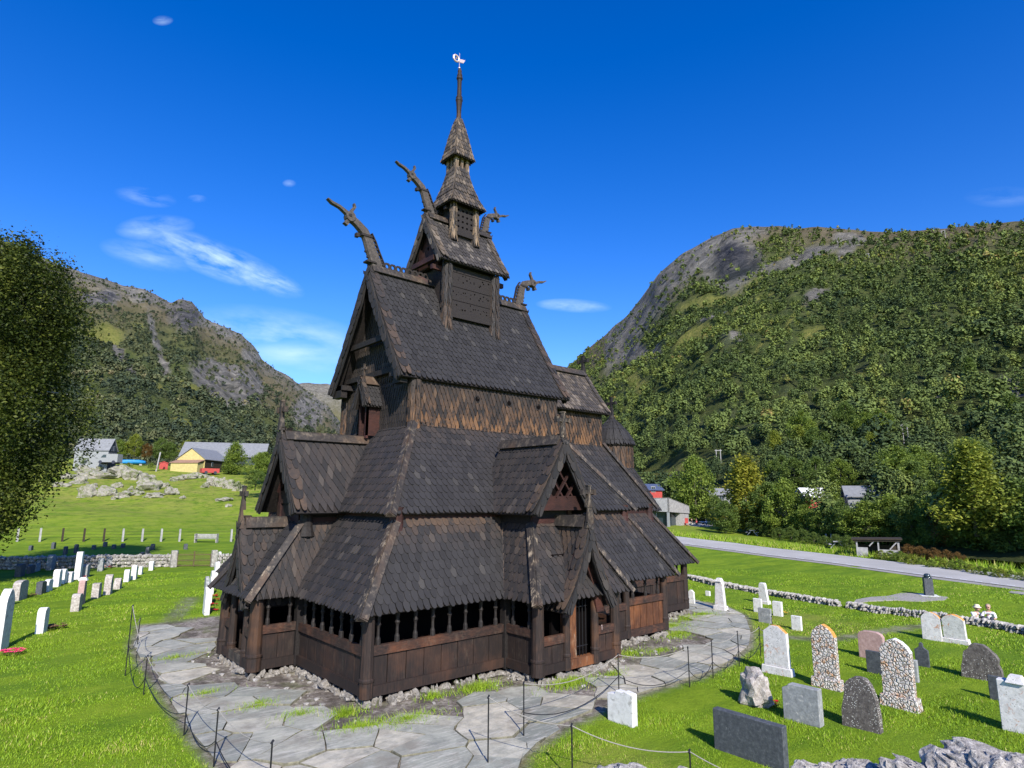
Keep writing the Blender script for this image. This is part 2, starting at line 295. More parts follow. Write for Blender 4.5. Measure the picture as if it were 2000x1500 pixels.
# ================================================================== shingles
def A3(p): return np.array(p, float)
def shingles(mb, levels, w, e, out, style='round', th=.03, wear=(0., 0.), jit=.012, ref=None, over=1.15, mi=0):
    """levels: [(left, right), ...] from the eave up; rows are laid parallel to the eave"""
    lv = [(A3(a), A3(b)) for a, b in levels]; out = A3(out)
    mids = [(a+b)/2 for a, b in lv]; cum = [0.]
    for i in range(1, len(mids)):
        # slope length measured perpendicular to the row
        rd = lv[i-1][1]-lv[i-1][0]; nn = np.linalg.norm(rd); 
        if nn < 1e-3: rd = lv[i][1]-lv[i][0]; nn = np.linalg.norm(rd)
        rd = rd/(nn+1e-9); d = lv[i][0]-lv[i-1][0]; cum.append(cum[-1]+np.linalg.norm(d-rd*(d@rd)))
    tot = cum[-1]; k = 0; s = 0.
    rd0 = lv[0][1]-lv[0][0]; rd0 /= np.linalg.norm(rd0)+1e-9
    if ref is None: ref = lv[0][0]
    while s < tot-.02:
        i = max(j for j in range(len(cum)) if cum[j] <= s+1e-9); i = min(i, len(lv)-2)
        t = (s-cum[i])/(cum[i+1]-cum[i]); Lp = lv[i][0]*(1-t)+lv[i+1][0]*t; Rp = lv[i][1]*(1-t)+lv[i+1][1]*t
        W = np.linalg.norm(Rp-Lp); rd = rd0 if W < 1e-3 else (Rp-Lp)/W
        d = lv[i+1][0]-lv[i][0]; d = d-rd*(d@rd); upv = d/(np.linalg.norm(d)+1e-9); nr = np.cross(rd, upv)
        if nr@out < 0: nr = -nr
        a0 = (Lp-ref)@rd0; a1 = a0+W
        j = math.floor(a0/w-1); off = .5 if k % 2 else 0.
        while (j+off)*w < a1+w:
            c = (j+off)*w+random.uniform(-jit, jit); j += 1
            lo, hi = max(c-w*.455, a0), min(c+w*.455, a1)
            if hi-lo < w*.3: continue
            L = min(e*2.1, (tot-s)+e*.25)*over; dn = random.uniform(-.02, .02)*e/.25
            wl = hi-lo; cc = (lo+hi)/2
            if style == 'round': prof = [(-.5, 1), (-.5, .13*2.1/over), (-.36, .035*2), (-.14, 0), (.14, 0), (.36, .035*2), (.5, .13*2.1/over), (.5, 1)]
            elif style == 'point': prof = [(-.5, 1), (-.5, .42), (-.12, .05), (0, 0), (.12, .05), (.5, .42), (.5, 1)]
            else: prof = [(-.5, 1), (-.5, .3), (-.15, .02), (.15, .02), (.5, .3), (.5, 1)]
            tl = random.uniform(-.006, .006); base = ref+rd0*0+Lp-ref+rd*(cc-a0)
            top = []; bot = []
            for (a, b) in prof:
                h = th*(2.5-1.9*b)+tl*(a*2)+.004
                sa = min(tot, s+max(0., b*L+dn)); ia = min(max(j2 for j2 in range(len(cum)) if cum[j2] <= sa+1e-9), len(lv)-2); ta = (sa-cum[ia])/(cum[ia+1]-cum[ia])
                bl = ((lv[ia][0]*(1-ta)+lv[ia+1][0]*ta)-Lp)@rd; br = ((lv[ia][1]*(1-ta)+lv[ia+1][1]*ta)-Lp)@rd; q = min(max(cc-a0+a*wl, bl), br)-(cc-a0)
                p = base+rd*q+upv*(b*L+dn)+nr*h; top.append(p); bot.append(p-nr*th)
            n = len(prof); tt_ = min(1, s/tot); wr = wear[1]+(wear[0]-wear[1])*(1-tt_)**2 if wear[0] > wear[1] else wear[0]+(wear[1]-wear[0])*tt_**4
            mb.add(top+bot, [tuple(range(n)) if np.cross(top[1]-top[0], top[2]-top[1])@nr > 0 else tuple(reversed(range(n)))]
                   + [(q, q+1, q+1+n, q+n) for q in range(n-1)], wear=wr, mi=mi)
            mb.r[-1] = mb.r[-1]
        s += e*random.uniform(.97, 1.03); k += 1
def quad_roof(sh, un, P, w, e, out, style='round', wear=(0, 0), th=.07, under=True):
    "P: bottom-left, bottom-right, top-right, top-left"
    BL, BR, TR, TL = [A3(p) for p in P]
    shingles(sh, [(BL, BR), (TL, TR)], w, e, out, style, wear=wear)
    if under:
        n = np.cross(BR-BL, TL-BL); n /= np.linalg.norm(n)
        if n@A3(out) < 0: n = -n; pts = [BL, TL, TR, BR]
        else: pts = [BL, BR, TR, TL]
        up = (TL+TR)/2-(BL+BR)/2; up /= np.linalg.norm(up)
        pts = [p+up*.05 if i in ((0, 3) if pts[1] is TL else (0, 1)) else p for i, p in enumerate(pts)]
        un.prism(pts, -n*th)
church = thing('stave_church', 'dark tarred wooden stave church with tiered shingled roofs, dragon heads and a slender spire', 'church', (0, 0, 0))
def part(name, mb, mat, parent=None, label=None, smooth=False):
    o = mb.build(name, mat, parent or church, smooth)
    if label: o['label'] = label
    return o
# ------------------------------------------------------------------ generic gabled roof
def gable(name, O, u, a0, a1, hw, ze, zr, w, e, style='round', wear=(0, 0), curve=0., mat='shingle', verge_w=.3, board_h=.34, back=True, sides=(1, -1), ridge=True, shv='hip', verge=True):
    """roof with its ridge along u; a0 back, a1 front; hw half width; curve bends the slopes inwards"""
    O = A3(O); u = A3(u); s = np.array([-u[1], u[0], 0.]); Z = np.array([0, 0, 1.])
    def prof(t): return hw*(1-t)-curve*math.sin(math.pi*t)*(1-t*.3), ze+(zr-ze)*t
    sh, un, VB = MB(), MB(), {}; T = [0, .18, .36, .55, .75, 1.] if curve else [0, 1.]
    for sg in sides:
        def P(a, b, z): return O+u*a+s*b*sg+Z*z
        out = s*sg+Z
        lev = []
        for t in T:
            b, z = prof(t); lev.append((P(a0, b, z), P(a1-verge_w*.8 if verge else a1, b, z)))
        shingles(sh, lev, w, e, out, style, wear=wear)
        for i in range(len(T)-1):
            b, z = prof(T[i]); b2, z2 = prof(T[i+1])
            pts = [P(a0, b, z), P(a1, b, z), P(a1, b2, z2), P(a0, b2, z2)]
            n = np.cross(pts[1]-pts[0], pts[2]-pts[0]); n /= np.linalg.norm(n)
            if n@out < 0: n = -n; pts = pts[::-1]
            un.prism(pts, -n*.07)
        if verge:
            ends = [(a1, 1)]+([(a0, -1)] if back else [])
            for ae, dr in ends:
                vb = VB.setdefault((dr, sg), MB()); lv = []; lf = []
                for t in T:
                    b, z = prof(t); b3, z3 = prof(min(1, t+.01)); b4, z4 = prof(max(0, t-.01))
                    tv = np.array([b3-b4, z3-z4]); tv /= np.linalg.norm(tv); nv = np.array([tv[1], -tv[0]])
                    if t > .99: nv = np.array([nv[0]*.0, nv[1]]); nv = np.array([0, 0.])
                    ob, oz = b+.045*(nv[0] if t < .99 else 0), z+.045
                    lv.append((P(ae-dr*verge_w, ob, oz+.02), P(ae+dr*.05, ob, oz+.02)))
                    dpt = board_h
                    ib = max(0.001, b-dpt*tv[1]); iz = z+dpt*tv[0]*-1 if False else z-0
                    lf.append((P(ae+dr*.07, b+.02, z+.03), P(ae+dr*.07, max(0, b-dpt*.86), z-dpt*.3 if t < .5 else z-dpt*.6*t-.0)))
                shingles(vb, lv, verge_w+.06, e*1.25, out, 'round', th=.03, wear=(.5, .25), jit=0)
                shingles(vb, lf, board_h, e*1.25, u*dr, 'round', th=.02, wear=(.1, .1), jit=0)
                # plain board behind
                for i in range(len(T)-1):
                    q = [lf[i][0], lf[i+1][0], lf[i+1][1], lf[i][1]]; q = [p-u*dr*.012 for p in q]
                    vb.prism(q, -u*dr*.06)
    r = part(name, sh, M[mat]); un.build('roof_boarding', M['beam_dark'], r)
    for vb in VB.values(): vb.build('bargeboard', M[mat], r)
    if ridge:
        rb = MB(); p0 = O+u*(a0-.02)+Z*(zr+.07); p1 = O+u*(a1-.1)+Z*(zr+.07)
        rb.beam(p0, p1, .2, .2, wear=.4)
        for sg in (1, -1):
            b, z = prof(.9); sl = math.hypot(hw, zr-ze)
            dx, dz = hw/sl, (zr-ze)/sl
            q = [p0+s*sg*.07+Z*.05, p1+s*sg*.07+Z*.05, p1+s*sg*(.07+dx*.34)-Z*dz*.34+Z*.05, p0+s*sg*(.07+dx*.34)-Z*dz*.34+Z*.05]
            rb.prism(q, (s*sg*dz+Z*dx)*.045, wear=.35)
        rb.build('ridge_board', M['hip'], r)
    return r, prof
def hipboard(mb, p, q, w=.26, wear=.5):
    p, q = A3(p), A3(q); d = (q-p)/np.linalg.norm(q-p); up = np.cross(np.cross(d, (0, 0, 1.)), d); up /= np.linalg.norm(up)
    a = np.cross(d, up); e = w*.5
    # two boards forming an inverted V
    for sg, wr in ((1, wear), (-1, wear*.5)):
        t0 = p+up*.12; t1 = q+up*.12; b0 = p+a*sg*e-up*.0; b1 = q+a*sg*e-up*.0
        mb.prism([t0, t1, b1, b0], np.cross(b1-t1, d)/np.linalg.norm(np.cross(b1-t1, d))*.05*(1 if np.cross(b1-t1, d)@up > 0 else -1), wear=wr)
    mb.prism([q+up*.17-d*.001, q+a*e+up*.0, q-a*e], d*.03, wear=.3)
def cross(name, c, h, arm, th=.09, depth=.06, ax=1, wear=.4, wood='hip'):
    "wooden cross; ax=1: arms along y, ax=0: arms along x"
    th *= 1.35; arm *= 1.25; depth *= 1.3; h *= 1.06
    m = MB(); x, y, z = c
    m.box((x, y, z+h*.22), (th*1.5, th*1.5, h*.44), taper=.7, wear=wear)
    m.box((x, y, z+h*.7), (th, th, h*.6), wear=wear)
    m.box((x, y, z+h*.985), (th*1.25, th*1.25, h*.05), wear=wear)
    d = (depth, arm, th) if ax else (arm, depth, th)
    m.box((x, y, z+h*.68), d, wear=wear)
    for sg in (-1, 1):
        p = (x, y+sg*arm*.46, z+h*.68) if ax else (x+sg*arm*.46, y, z+h*.68)
        m.box(p, (th*1.1, th*.9, th*1.5) if ax else (th*.9, th*1.1, th*1.5), wear=wear)
    return part(name, m, M[wood])
# ================================================================== NAVE (tall middle)
XW0, XW1, YW = 3.25, 10.52, 2.70
ZN0, ZN1 = 7.70, 9.62
w_ = MB(); w_.span(XW0, XW1, -YW, YW, 5.0, 9.7)
def gz_nave(y): return 9.44+(2.96-abs(y))/2.96*4.9
w_.prism([(XW0, -YW, 9.7), (XW0, 0, 13.9), (XW0, YW, 9.7)], (.15, 0, 0)); w_.prism([(XW1, YW, 9.7), (XW1, 0, 13.9), (XW1, -YW, 9.7)], (-.15, 0, 0))
core = part('nave_wall', w_, M['beam_dark'])
sh = MB()
shingles(sh, [((XW0-.02, -YW-.03, 7.62), (XW1, -YW-.03, 7.62)), ((XW0-.02, -YW-.03, 9.75), (XW1, -YW-.03, 9.75))], .19, .23, (0, -1, 0), 'point', th=.035, wear=(.9, .0))
shingles(sh, [((XW0-.03, YW, 7.4), (XW0-.03, -YW, 7.4)), ((XW0-.03, YW, 9.5), (XW0-.03, -YW, 9.5))], .17, .27, (-1, 0, 0), 'point', th=.03)
shingles(sh, [((XW0-.03, YW-.1, 9.5), (XW0-.03, -YW+.1, 9.5)), ((XW0-.03, .05, 13.8), (XW0-.03, -.05, 13.8))], .17, .27, (-1, 0, 0), 'point', th=.03)
# shingled corner posts
for y in (-YW, YW):
    for ang in range(0, 360, 45):
        t0, t1 = R(ang-23), R(ang+23); c = (XW0+.02, y+(.02 if y < 0 else -.02)); r0 = .2
        q = lambda t, z: (c[0]+r0*math.cos(t), c[1]+r0*math.sin(t), z)
        shingles(sh, [(q(t0, 7.35), q(t1, 7.35)), (q(t0, 9.6), q(t1, 9.6))], .16, .26, (math.cos(R(ang)), math.sin(R(ang)), 0), 'point', th=.03, wear=(.9, 0))
part('wall_shingles', sh, M['shingle_wall'], core)
for x in (6.06, 7.70, 9.35):
    m = MB(); m.tube([(x, -YW-.02, 8.98), (x, -YW-.11, 8.98)], .15, 12); o = m.build('porthole', M['beam_dark'], church)
    m = MB(); m.tube([(x, -YW-.10, 8.98), (x, -YW-.115, 8.98)], .105, 12); m.build('opening', M['void'], o)
# big roof
nave_roof, nprof = gable('nave_roof', (0, 0, 0), (-1, 0, 0), -11.06, -2.58, 2.96, 9.44, 14.3, .23, .285, curve=.10, back=True, verge_w=.34, board_h=.42, ridge=True)
m = MB()     # collar and tie beams in the west gable
for y in (-1, 1):
    m.beam((2.72, y*2.72, 9.45), (2.72, y*.55, 13.2), .1, .3, up=(1, 0, 0)); m.span(2.62, 3.3, y*2.25-.34, y*2.25+.34, 9.55, 9.75)
m.span(2.75, 2.9, -1.75, 1.75, 11.15, 11.36); m.span(2.62, 2.9, 2.0, 2.75, 9.25, 9.75); m.span(2.62, 2.9, -2.75, -2.2, 9.25, 9.75)
m.span(2.95, 3.1, -2.3, 2.3, 9.85, 10.05)
part('gable_frame', m, M['beam_dark'], nave_roof)
# ridge cresting with round openings
def cresting(x0, x1, z, parent):
    m = MB(); n = int((x1-x0)/.27); 
    for i in range(n+1):
        x = x0+.135+i*.27
        if x > x1: break
        vs = []; K = 12
        for yy in (-.03, .03):
            for k in range(K):
                t = 2*math.pi*k/K; c, s_ = math.cos(t), math.sin(t); q = 1/max(abs(c), abs(s_)); q = min(q, 1.22)
                vs.append((x+.135*c*q, yy, z+.16+.15*s_*q))
            for k in range(K):
                t = 2*math.pi*k/K; vs.append((x+.075*math.cos(t), yy, z+.16+.08*math.sin(t)))
        fs = []
        for k in range(K):
            k2 = (k+1) % K
            fs += [(k, k2, K+k2, K+k), (2*K+k2, 2*K+k, 3*K+k, 3*K+k2), (K+k, K+k2, 3*K+k2, 3*K+k), (k2, k, 2*K+k, 2*K+k2)]
        m.add(vs, fs)
    m.span(x0, x1, -.035, .035, z-.12, z+.02)
    m.build('ridge_cresting', M['carved'], parent)
cresting(3.0, 5.4, 14.42, nave_roof); cresting(8.75, 10.6, 14.42, nave_roof)
# little shingled niche on the west wall
m = MB(); m.span(2.62, 3.2, -.36, -.28, 7.5, 8.75); m.span(2.62, 3.2, .28, .36, 7.5, 8.75); m.span(3.05, 3.2, -.28, .28, 7.5, 9.0); m.span(2.62, 2.7, -.36, -.2, 7.4, 8.75); m.span(2.62, 2.7, .2, .36, 7.4, 8.75)
part('wall_niche', m, M['red_wood'])
gable('niche_roof', (0, 0, 0), (-1, 0, 0), -3.2, -2.5, .52, 8.6, 9.68, .14, .2, verge_w=.14, board_h=.15, back=False)
cross('niche_cross', (2.6, 0, 9.75), .55, .26, .05, .04)
# ================================================================== DRAGON HEADS
def ribbon(m, pts, wid, y0, y1):
    "flat carved shape: centre line in the x-z plane with widths, thickness y0..y1"
    n = len(pts); L = []; Rr = []
    for i in range(n):
        a = np.array(pts[max(0, i-1)], float); b = np.array(pts[min(n-1, i+1)], float); d = b-a; d /= np.linalg.norm(d)+1e-9
        nn = np.array([-d[1], d[0]]); p = np.array(pts[i], float); L.append(p+nn*wid[i]/2); Rr.append(p-nn*wid[i]/2)
    vs = []
    for yy, sh_ in ((y0, .8), ((y0+y1)/2, 1.), (y1, .8)):
        for l, r in zip(L, Rr):
            c = (l+r)/2; l2 = c+(l-c)*sh_; r2 = c+(r-c)*sh_
            vs.append((l2[0], yy, l2[1])); vs.append((r2[0], yy, r2[1]))
    fs = []; K = 2*n
    for i in range(n-1):
        a = 2*i
        fs += [(a, a+1, a+3, a+2), (2*K+a+1, 2*K+a, 2*K+a+2, 2*K+a+3)]
        for q in (0, K):
            fs += [(q+a, q+a+2, q+a+2+K, q+a+K), (q+a+3, q+a+1, q+a+1+K, q+a+3+K)]
    for q in (0, K):
        fs += [(q, q+K, q+K+1, q+1), (q+K-2, q+K-1, q+2*K-1, q+2*K-2)]
    m.add(vs, fs)
def dragon(base, dirx, sc, lean, label):
    "carved head on the ridge end; dirx -1 looks west, +1 east"
    D = lambda a, z: (base[0]+dirx*a*sc, base[1]+z*sc)
    m = MB(); T = .12*sc
    # (a outwards, z up) centre line of neck and upper jaw
    if lean:
        neck = [(-.38, -.15), (-.28, .25), (-.05, .72), (.1, 1.1), (.28, 1.42), (.62, 1.68), (.95, 1.86)]
        wn = [.54, .52, .48, .43, .39, .33, .3]
        jaw = [(.88, 1.86), (1.15, 2.02), (1.4, 2.15), (1.72, 2.22), (1.92, 2.33)]
    else:
        neck = [(-.38, -.15), (-.3, .25), (-.2, .7), (-.12, 1.1), (.08, 1.42), (.42, 1.56), (.72, 1.6)]
        wn = [.50, .48, .45, .42, .38, .33, .32]
        jaw = [(.66, 1.6), (.95, 1.68), (1.2, 1.8), (1.5, 1.86), (1.72, 1.98)]
    ribbon(m, [D(*p) for p in neck], [k*sc for k in wn], -T, T)
    ribbon(m, [D(*p) for p in jaw], [k*sc for k in (.3, .17, .13, .12, .05)], -T*.8, T*.8)
    e = neck[-1]
    # lower jaw curl, ear / horn, collar, mane teeth
    ribbon(m, [D(e[0]-.05, e[1]-.1), D(e[0]+.12, e[1]-.24), D(e[0]+.2, e[1]-.32), D(e[0]+.1, e[1]-.36), D(e[0]+.05, e[1]-.28)], [k*sc for k in (.18, .15, .12, .1, .07)], -T*.8, T*.8)
    ribbon(m, [D(e[0]-.05, e[1]+.05), D(e[0]-.08, e[1]+.28), D(e[0]-.2, e[1]+.48), D(e[0]-.16, e[1]+.62)], [k*sc for k in (.22, .15, .12, .07)], -T*.6, T*.6)
    ec = D(e[0]-.02, e[1]-.01); m.lathe((0, 0, 0), [(0, 0)]*2, 3) if False else m.tube([(ec[0], -T*1.25, ec[1]), (ec[0], T*1.25, ec[1])], .2*sc, 12)
    o = part('dragon_head', m, M['shingle_light_plain'], None, label)
    m = MB(); m.box((D(e[0]+.02, e[1]+.02)[0], -T*1.3, D(e[0], e[1]+.02)[1]), (.12*sc, .03, .1*sc)); m.build('eye', M['beam_dark'], o)
    m = MB()
    c = neck[4]; cc = D(c[0]-.08, c[1]-.16); m.box((cc[0], 0, cc[1]), (.46*sc, T*2.6, .09*sc)); cc = D(.0, .2); m.box((cc[0]-dirx*.05, 0, cc[1]), (.44*sc, T*2.8, .07*sc))
    cc = D(c[0]+.3, c[1]-.22); m.box((cc[0], 0, cc[1]), (.13*sc, T*1.6, .16*sc))
    for i in range(8):                         # serrated mane behind the neck and in front
        t = i/8; k = t*3.6; j = int(k); f = k-j; p = [neck[j][0]*(1-f)+neck[j+1][0]*f, neck[j][1]*(1-f)+neck[j+1][1]*f]; wd = wn[j]*.5
        q = D(p[0]-wd-.05, p[1]+.02); m.box((q[0], 0, q[1]), (.12*sc, T*.9, .07*sc))
        if i < 5: q = D(p[0]+wd+.01, p[1]); m.box((q[0], 0, q[1]), (.07*sc, T*.9, .07*sc))
    for a in (-.16, .3):                        # back strip that ties the teeth
        pass
    ribbon(m, [D(neck[j][0]-wn[j]*.5-.14, neck[j][1]+.03) for j in range(5)], [.05*sc]*5, -T*.6, T*.6)
    m.build('mane', M['carved'], o); return o
tt = NT('grey_carved_wood', .75, .35); n = tt.noise(tt.pos((3, 3, 3)), 4, 6, .7, .5)
tt.color(tt.ramp(n, [(.3, (.035, .029, .026)), (.52, (.07, .058, .05)), (.75, (.15, .125, .105))])); tt.bump(n, .3, .01); M['shingle_light_plain'] = tt.m
dragon((2.58, 14.35), -1, 1., True, 'weathered carved dragon head on the west end of the nave ridge')
dragon((11.0, 14.35), 1, .9, False, 'weathered carved dragon head on the east end of the nave ridge')
# ================================================================== RIDGE TOWER
tower = MB(); tower.span(5.75, 8.15, -.98, .98, 11.5, 15.4)
tw = part('tower_core', tower, M['beam_dark'])
m = MB(); m.span(5.85, 8.05, -1.14, -1.0, 12.95, 14.95); m.span(5.8, 8.1, -1.2, -1.0, 12.66, 12.95)
m.span(5.62, 5.72, -.95, .95, 12.9, 14.95)
cp = part('carved_panel', m, M['carved'])
m = MB()      # fretwork: small dark openings in rows
for zz in (13.15, 13.75, 14.4):
    for i in range(9):
        for q in range(2): x = 5.95+i*.235+random.uniform(-.08, .1); k_ = random.uniform(.02, .05); m.lathe((x, -1.138, zz+random.uniform(-.1, .2)), [(.0, -k_*random.uniform(.6, 1.5)), (k_, 0), (0., k_)], 5)
    m.span(5.9, 8.0, -1.148, -1.141, zz+.27, zz+.29)
m.build('fretwork', M['void'], cp)
def shpost(c, r, z0, z1, n=8, flare=.25, w=.16, e=.26, wear=(.5, .1), mat='shingle_light'):
    m = MB(); lv = []
    for z, k in ((z0, 1+flare*1.8), (z0+.25, 1+flare), (z0+.8, 1.), (z1, .95)): lv.append((z, r*k))
    for k in range(n):
        t0, t1 = 2*math.pi*k/n-math.pi/n, 2*math.pi*(k+1)/n-math.pi/n; tm = (t0+t1)/2
        shingles(m, [((c[0]+q*math.cos(t0), c[1]+q*math.sin(t0), z), (c[0]+q*math.cos(t1), c[1]+q*math.sin(t1), z)) for z, q in lv], w, e, (math.cos(tm), math.sin(tm), 0), 'point', wear=wear)
    o = part('corner_post', m, M[mat]); m = MB(); m.lathe((c[0], c[1], 0), [(q*.92, z) for z, q in lv], n); m.build('post_core', M['beam_dark'], o)
for x in (5.66, 8.24):
    shpost((x, -1.12), .19, 12.0, 15.0, mat='shingle'); shpost((x, 1.12), .19, 12.0, 15.0, mat='shingle')
m = MB()
for y in (-.9, .9): m.beam((5.0, y, 14.75), (8.9, y, 14.75), .16, .2)
m.beam((5.35, -.2, 14.3), (4.9, 0, 14.5), .12, .14)
m.span(5.1, 5.25, -.85, .85, 15.1, 15.32); m.span(5.4, 5.5, -.75, .75, 15.0, 16.0); m.prism([(5.42, -.95, 15.2), (5.42, 0, 17.0), (5.42, .95, 15.2)], (.1, 0, 0))
part('tower_frame', m, M['red_wood'])
m = MB(); m.lathe((5.405, 0, 15.9), [(0, -.12), (.06, 0), (0, .12)], 6); m.build('gable_opening', M['void'], church)
tr, _ = gable('tower_roof', (0, 0, 0), (-1, 0, 0), -8.76, -5.18, 1.46, 15.0, 17.42, .2, .27, curve=.07, back=True, mat='shingle_light', verge_w=.26, board_h=.3)
dragon((5.18, 17.5), -1, .82, True, 'carved dragon head on the west end of the tower roof')
dragon((8.75, 17.5), 1, .72, False, 'carved dragon head on the east end of the tower roof')
# second stage
m = MB(); m.span(6.3, 7.46, -.56, .56, 15.8, 18.4); s2 = part('tower_second_stage', m, M['beam_dark'])
m = MB(); m.span(6.42, 7.36, -.64, -.57, 16.9, 18.1); m.span(6.4, 7.38, -.68, -.57, 16.68, 16.9); m.build('carved_panel', M['carved'], s2)
m = MB()
for i in range(16): m.lathe((6.52+(i % 4)*.24, -.642, 17.1+(i//4)*.26), [(0, -.06), (.06, 0), (0, .06)], 6)
m.build('fretwork', M['void'], s2)
for x in (6.26, 7.5):
    shpost((x, -.62), .12, 16.35, 18.2, n=6, w=.13, e=.22, wear=(1.2, .8)); shpost((x, .62), .12, 16.35, 18.2, n=6, w=.13, e=.22)
m = MB(); m.beam((6.0, -.3, 17.95), (6.4, -.3, 17.95), .14, .16); m.beam((6.0, .3, 17.95), (6.4, .3, 17.95), .14, .16); part('beam_end', m, M['beam_dark'])
def pyramid(name, cx, prof, w, e, mat, wear):
    "four-sided flared roof; prof: (half, z)"
    m = MB(); u = MB()
    for ax in range(4):
        c, s_ = [(0, -1), (1, 0), (0, 1), (-1, 0)][ax]; tx, ty = -s_, c
        lv = [((cx+c*h-tx*h, s_*h-ty*h, z), (cx+c*h+tx*h, s_*h+ty*h, z)) for h, z in prof]
        shingles(m, lv, w, e, (c, s_, .3), 'round', wear=wear)
        for i in range(len(lv)-1):
            q = [A3(lv[i][0]), A3(lv[i][1]), A3(lv[i+1][1]), A3(lv[i+1][0])]; u.prism(q, A3((-c, -s_, -.1))*.05)
    o = part(name, m, M[mat]); u.build('roof_boarding', M['beam_dark'], o); return o
CX = 6.88
pyramid('second_stage_roof', CX, [(.95, 18.08), (.74, 18.55), (.56, 19.1), (.42, 19.65), (.34, 20.1)], .17, .24, 'shingle_light', (.5, .3))
m = MB()
for sx in (-1, 1):
    for sy in (-1, 1): m.box((CX+sx*.3, sy*.3, 20.35), (.17, .17, 1.1), wear=1.6)
m.span(CX-.34, CX+.34, -.34, .34, 20.62, 20.75); m.span(CX-.2, CX+.2, -.2, .2, 19.9, 20.3); m.box((CX, -.33, 20.35), (.12, .07, .8), wear=1.6); m.box((CX-.33, 0, 20.35), (.07, .12, .8), wear=.5)
part('lantern', m, mat_wood('pale_lantern_wood', (.05, .035, .025), (.2, .14, .09), (.5, .38, .26), (6, 6, .9)))
pyramid('lantern_roof', CX, [(.56, 20.6), (.47, 20.95), (.36, 21.6), (.24, 22.2), (.12, 22.75)], .14, .22, 'shingle_light', (.6, .5))
m = MB(); m.lathe((CX, 0, 22.6), [(.17, -.05), (.13, .2), (.105, .5), (.125, .9), (.15, 1.15), (.17, 1.2), (.17, 1.28), (.15, 1.33), (.16, 1.38), (.11, 1.5), (.1, 2.0), (.11, 2.3), (.15, 2.36), (.15, 2.44), (.12, 2.5), (.13, 2.56), (.09, 2.7), (.1, 2.8), (.05, 2.95)], 10)
sp = part('spire', m, M['post'], smooth=False)
m = MB(); m.lathe((CX-.03, 0, 25.55), [(0, -.05), (.05, -.02), (.05, .02), (0, .05)], 8); m.tube([(CX-.03, 0, 25.5), (CX-.03, 0, 26.35)], .012, 5)
fn = m.build('finial_rod', M['vane'], church)
m = MB(); cx_, cz_ = CX-.22, 25.98
m.tube([(cx_+.16*math.cos(t*math.pi/8), 0, cz_+.16*math.sin(t*math.pi/8)) for t in range(17)], .045, 6); m.lathe((cx_, 0, cz_), [(0, -.06), (.06, 0), (0, .06)], 6)
m.prism([(CX-.05, -.02, 25.85), (CX+.2, -.02, 25.92), (CX+.3, -.02, 26.12), (CX+.12, -.02, 26.08), (CX-.05, -.02, 26.02)], (0, .04, 0))
m.build('weather_vane', M['vane'], church)
# ================================================================== CHANCEL
m = MB(); m.span(10.5, 15.14, -1.25, 1.25, 5.5, 9.5); m.prism([(15.14, -1.25, 9.5), (15.14, 0, 11.4), (15.14, 1.25, 9.5)], (-.1, 0, 0)); cw_ = part('chancel_wall', m, M['beam_dark'])
sh = MB(); shingles(sh, [((10.5, -1.28, 7.55), (15.16, -1.28, 7.55)), ((10.5, -1.28, 9.45), (15.16, -1.28, 9.45))], .19, .23, (0, -1, 0), 'point', th=.035, wear=(1.1, .2))
sh.build('wall_shingles', M['shingle_wall'], cw_)
m = MB(); m.tube([(14.2, -1.3, 8.95), (14.2, -1.4, 8.95)], .12, 10); o = m.build('porthole', M['beam_dark'], church)
gable('chancel_roof', (0, 0, 0), (1, 0, 0), 10.9, 15.4, 1.66, 9.3, 11.62, .2, .27, curve=.06, mat='shingle_light', wear=(.2, .3), back=False, verge_w=.24, board_h=.28)
cross('chancel_cross', (15.3, 0, 11.7), .85, .55, .1, .08, wear=.1, wood='beam_dark')
# ================================================================== APSE TURRET
def cone_shingles(name, c, prof, n, w, e, mat, wear, style='round'):
    m = MB()
    for k in range(n):
        t0, t1 = 2*math.pi*k/n, 2*math.pi*(k+1)/n; tm = (t0+t1)/2
        shingles(m, [((c[0]+r*math.cos(t0), c[1]+r*math.sin(t0), z), (c[0]+r*math.cos(t1), c[1]+r*math.sin(t1), z)) for r, z in prof], w, e, (math.cos(tm), math.sin(tm), .2), style, wear=wear)
    o = part(name, m, M[mat]); m = MB(); m.lathe((c[0], c[1], 0), [(r*.97, z) for r, z in prof], n*2); m.build('roof_boarding', M['beam_dark'], o); return o
TX = 17.55
cone_shingles('apse_turret_wall', (TX, 0), [(1.08, 5.6), (1.05, 8.1)], 18, .17, .3, 'shingle_wall', (.9, .3), 'point')
cone_shingles('apse_turret_roof', (TX, 0), [(1.24, 7.93), (1.06, 8.3), (.74, 8.75), (.38, 9.15), (.2, 9.35)], 16, .19, .25, 'shingle', (0, 0))
m = MB(); m.lathe((TX, 0, 9.25), [(.22, 0), (.17, .1), (.2, .18), (.14, .3), (.1, .4)], 10); part('turret_finial', m, M['beam_dark'])
cross('turret_cross', (TX, 0, 9.6), .95, .5, .09, .07, wear=0, wood='beam_dark')
cone_shingles('apse_skirt_roof', (TX, 0), [(2.45, 4.5), (1.9, 5.4), (1.4, 6.2), (1.05, 6.75)], 18, .22, .28, 'shingle', (.1, .1))
